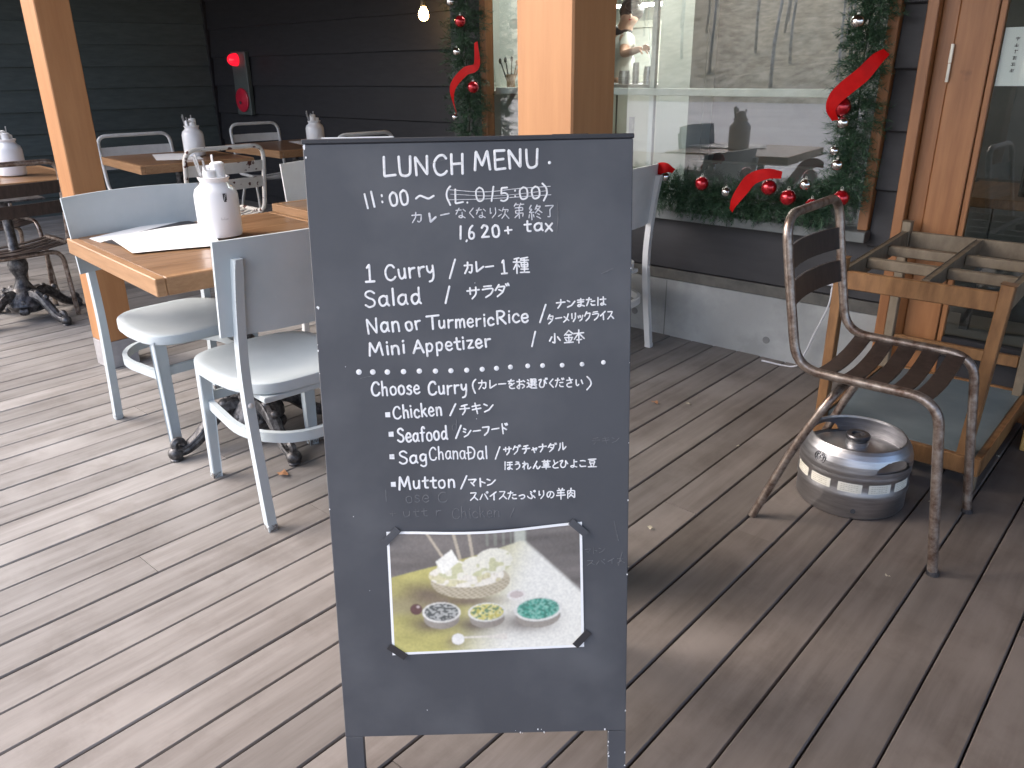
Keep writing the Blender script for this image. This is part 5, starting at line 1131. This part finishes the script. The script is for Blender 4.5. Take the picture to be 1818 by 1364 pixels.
# ---------------------------------------------------------------- taped food print: a printed sheet, colour per grid cell
def ssm(x, a, b): t = np.clip((x-a)/(b-a), 0, 1); return t*t*(3-2*t)
def food_print(nx, ny):
    u, v = np.meshgrid((np.arange(nx)+.5)/nx, 1-(np.arange(ny)+.5)/ny); v = 1-v   # v = 0 at top
    rg = np.random.RandomState(4)
    def noise(sx, sy):
        g = rg.rand(sy+2, sx+2); X = u*sx; Y = v*sy; xi = X.astype(int); yi = Y.astype(int); fx = X-xi; fy = Y-yi; fx = fx*fx*(3-2*fx); fy = fy*fy*(3-2*fy)
        return (g[yi, xi]*(1-fx)+g[yi, xi+1]*fx)*(1-fy)+(g[yi+1, xi]*(1-fx)+g[yi+1, xi+1]*fx)*fy
    def mixc(img, col, a): return img*(1-a[..., None])+np.array(col)*a[..., None]
    n1, n2, n3 = noise(9, 14), noise(30, 30), noise(70, 60)
    img = np.ones((ny, nx, 3))*np.array((.17, .155, .15)); img *= (.75+.5*noise(3, 22))[..., None]
    # chair spindles and a pale blind behind the table
    for x0, x1 in ((.20, .30), (.34, .375), (.42, .44)):
        xx = x0+(x1-x0)*v/.24; img = mixc(img, (.50, .44, .36), (np.abs(u-xx) < .008)*(v < .24)*1.)
    img = mixc(img, (.50, .52, .46), ssm(u, .645, .66)*(1-ssm(u, .70, .72))*(v < .14))
    img = mixc(img, (.30, .32, .28), (u > .50)*(v < .12)*(np.sin(u*150) > .4)*.6*(u < .64))
    # table: far edge rises from left to right, right edge falls away
    far = .37-.27*np.clip(u/.68, 0, 1); tab = (v > far)*(1-ssm(u-(.70+.40*(v-.10)/.62), -.015, .02))
    base = np.ones_like(img)*np.array((.50, .46, .17)); base *= (.8+.35*n1)[..., None]
    pale = ssm(u+.25*v, .48, .86); base = base*(1-pale[..., None])+np.array((.86, .85, .80))*pale[..., None]
    img = img*(1-tab[..., None])+base*tab[..., None]
    img = mixc(img, (.28, .24, .20), ssm(.12-np.abs(v-(.60)), 0, .1)*(u < .30)*.55*(v > far))
    def ell(cx_, cy_, a_, b_): return ((u-cx_)/a_)**2+((v-cy_)/b_)**2
    def shadow(cx_, cy_, a_, b_, k): return np.exp(-ell(cx_, cy_, a_, b_)*1.2)*k
    img = mixc(img, (.15, .11, .10), shadow(.20, .50, .17, .10, .9)); img = mixc(img, (.18, .13, .12), shadow(.40, .565, .21, .05, .85))
    # basket with bread
    bk = (ell(.42, .40, .205, .145) < 1)*1.; img = mixc(img, (.56, .50, .38), bk); img = mixc(img, (.30, .25, .18), bk*(v > .38)*(np.sin(u*190+v*60)*np.sin(v*230) > .1)*.7)
    br = (ell(.40, .355, .195, .095) < 1)*1.; img = mixc(img, (.84, .80, .72), br); img = mixc(img, (.62, .58, .30), br*(n2 > .60)*.7); img = mixc(img, (.50, .42, .24), br*(n3 > .80)*.5)
    for q in ((.545, .24, .095, .10), (.33, .30, .08, .08), (.45, .28, .07, .08)): e_ = (ell(*q) < 1)*1.; img = mixc(img, (.82, .80, .70), e_); img = mixc(img, (.55, .55, .30), e_*(noise(26, 26) > .58)*.8)
    e_ = ((np.abs(u-.315+.25*(v-.2))+.6*np.abs(v-.24)) < .06)*1.; img = mixc(img, (.90, .89, .84), e_)
    # bowls
    for cx_, cy_, a_, b_, fill, spk in ((.265, .655, .10, .085, (.10, .11, .11), (.55, .56, .55)), (.50, .665, .098, .080, (.66, .60, .18), (.78, .74, .42)), (.765, .665, .125, .10, (.10, .38, .30), (.30, .58, .50))):
        img = mixc(img, (.13, .10, .09), shadow(cx_-.06, cy_+.10, a_*1.2, b_*.95, .92)); body = ((ell(cx_, cy_+.05, a_*.93, b_*1.05) < 1)*(v > cy_))*1.; img = mixc(img, (.34, .31, .28), body)
        rim = (ell(cx_, cy_, a_, b_) < 1)*1.; img = mixc(img, (.78, .77, .74), rim); ins = (ell(cx_, cy_-.003, a_*.88, b_*.86) < 1)*1.; img = mixc(img, fill, ins)
        img = mixc(img, spk, ins*(noise(110, 90) > .56)*.85)
        if fill[0] > .5: img = mixc(img, (.50, .42, .12), ins*(np.abs(ell(cx_, cy_, a_*.5, b_*.5)-1) < .18)*.6)
        if fill[1] > .3: img = mixc(img, (.04, .18, .14), ins*(noise(90, 80) > .62)*.8)
    # small dish, onion, spoon
    e_ = (ell(.655, .535, .05, .045) < 1)*1.; img = mixc(img, (.80, .77, .74), e_); img = mixc(img, (.60, .52, .50), (ell(.655, .53, .036, .028) < 1)*1.)
    e_ = (ell(.135, .625, .032, .045) < 1)*1.; img = mixc(img, (.13, .07, .07), e_); img = mixc(img, (.6, .5, .5), (ell(.145, .605, .008, .01) < 1)*1.)
    img = mixc(img, (.22, .16, .12), shadow(.33, .90, .05, .05, .7))
    e_ = (ell(.345, .885, .033, .048) < 1)*1.; img = mixc(img, (.88, .87, .85), e_); e_ = ((np.abs(v-(.872+.02*(u-.38))) < .008+.02*ssm(u, .5, .6))*(u > .375)*(u < .60))*1.; img = mixc(img, (.76, .72, .66), e_)
    img *= (.86+.28*noise(160, 110))[..., None]; 
    for _ in range(2): img = (img+np.roll(img, 1, 0)+np.roll(img, -1, 0)+np.roll(img, 1, 1)+np.roll(img, -1, 1))/5
    img = img**.95*np.array((1, .985, .93))
    border = (u < .014)+(u > .986)+(v < .018)+(v > .982); img[border > 0] = (.92, .92, .91)
    return np.clip(img, 0, 1)
c_tl, c_tr, c_bl, c_br = on_board(686, 944), on_board(1033, 926), on_board(697, 1163), on_board(1037, 1148)
nx, ny = 300, 200; img = food_print(nx, ny)
V = []; 
for j in range(ny+1):
    for i in range(nx+1):
        u, v = i/nx, j/ny
        x = (c_tl[0]*(1-u)+c_tr[0]*u)*(1-v)+(c_bl[0]*(1-u)+c_br[0]*u)*v; y = (c_tl[1]*(1-u)+c_tr[1]*u)*(1-v)+(c_bl[1]*(1-u)+c_br[1]*u)*v
        y -= .006*math.sin(math.pi*u)**1.5*(1-v)*(1 if True else 0)
        z_ = .0012+.006*(math.sin(math.pi*u)**2)*(1-v)**2+.003*math.sin(math.pi*u)*math.sin(math.pi*v)
        V.append((x, y, z_))
Fc = [(j*(nx+1)+i, (j+1)*(nx+1)+i, (j+1)*(nx+1)+i+1, j*(nx+1)+i+1) for j in range(ny) for i in range(nx)]
ph = empty('food_print', 'glossy printed photo of curry bowls and bread taped to the blackboard', 'photo print'); ph.matrix_world = mtx
me = bpy.data.meshes.new('print'); me.from_pydata(V, [], Fc)
at_ = me.color_attributes.new('print_colour', 'FLOAT_COLOR', 'CORNER'); colr = np.repeat(np.concatenate([img.reshape(-1, 3), np.ones((nx*ny, 1))], 1), 4, axis=0).astype(np.float32)
at_.data.foreach_set('color', colr.ravel())
pm_, pt_, pb_ = nodes('printed_paper'); an_ = pt_.nodes.new('ShaderNodeAttribute'); an_.attribute_name = 'print_colour'; pt_.links.new(an_.outputs['Color'], pb_.inputs['Base Color']); pb_.inputs['Roughness'].default_value = .32
me.materials.append(pm_); o = bpy.data.objects.new('print', me); COL.objects.link(o); o.parent = ph
me.polygons.foreach_set('use_smooth', [True]*len(me.polygons))
for i, ((x, y), an) in enumerate((((706, 1156), -38), ((1033, 1133), 48), ((695, 951), 45), ((1027, 936), -42))):
    u, v = on_board(x, y); bm = NB(); mt = Matrix.Translation((u, v, .0030 if i < 2 else .0045)) @ Matrix.Rotation(R_(an), 4, 'Z'); box(bm, -.019, -.0065, -.0006, .019, .0065, .0006, mtx=mt)
    link('tape', bm, M['blackcard'] if i < 2 else M['board'], ph)

# ================================================================ small things on the deck
def dry_leaf(px, py, s, m, label, seed):
    p = at_z(px, py, .004); rn = random.Random(seed); bm = NB(); n = 9; an = rn.uniform(0, 6.28); pts = []
    c = bm.verts.new((0, 0, .006))
    for k in range(n):
        t = k*6.283/n; r_ = s*(1 if k % 2 else .62)*(1.15 if abs(math.sin(t/2)) < .6 else .85); pts.append(bm.verts.new((r_*math.cos(t+an), r_*.7*math.sin(t+an), .002+rn.uniform(0, .008))))
    for k in range(n): bm.faces.new((c, pts[k], pts[(k+1) % n]))
    tag(link('fallen_leaf', bm, M[m], loc=p), label, 'leaf', 'fallen leaves on the deck')
dry_leaf(1162, 716, .022, 'leaf', 'curled orange leaf on the deck right of the blackboard', 1)
dry_leaf(1222, 719, .014, 'leafpale', 'small pale leaf beside the curled orange leaf', 2)
dry_leaf(1155, 939, .013, 'leafpale', 'pale leaf on the deck touching the blackboard right edge', 3)
dry_leaf(502, 843, .034, 'leaf', 'orange oak leaf under the near table foot', 4)
dry_leaf(1575, 1026, .010, 'leafpale', 'tiny pale leaf on the deck left of the chair front foot', 5)
dry_leaf(1652, 894, .011, 'leafpale', 'tiny pale leaf between keg and rack', 6)
dry_leaf(1772, 812, .008, 'leafpale', 'tiny pale leaf beside the yellow timber', 7)
dry_leaf(1310, 794, .007, 'leafpale', 'tiny white scrap left of the keg', 8)
# ================================================================ poster on the door glass
pa, pb2, pc, pd = at_y(1780, 49, WY-.03), at_y(1830, 45, WY-.03), at_y(1769, 153, WY-.03), at_y(1815, 155, WY-.03)
po = empty('door_poster', 'white paper notice taped inside the glass door', 'notice', (0, WY-.019, 0))
x0 = (pa.x+pc.x)/2; z1, z0 = pa.z, pc.z
bm = NB(); box(bm, x0, 0, z0, x0+.115, .0012, z1); link('sheet', bm, M['paper'], po)
bm = NB(); rn = random.Random(4)
zz = z1-.035
for k in range(6):
    for q in range(3):
        if rn.random() < .8: box(bm, x0+.038+rn.uniform(0, .004), -.0012-.0001*q, zz-q*.004, x0+.050+rn.uniform(0, .003), -.0002-.0001*q, zz-q*.004+.0018)
    box(bm, x0+.0435, -.0018, zz-.009, x0+.0455, -.0006, zz+.003)
    zz -= .021
link('lettering', bm, M['ink'], po)
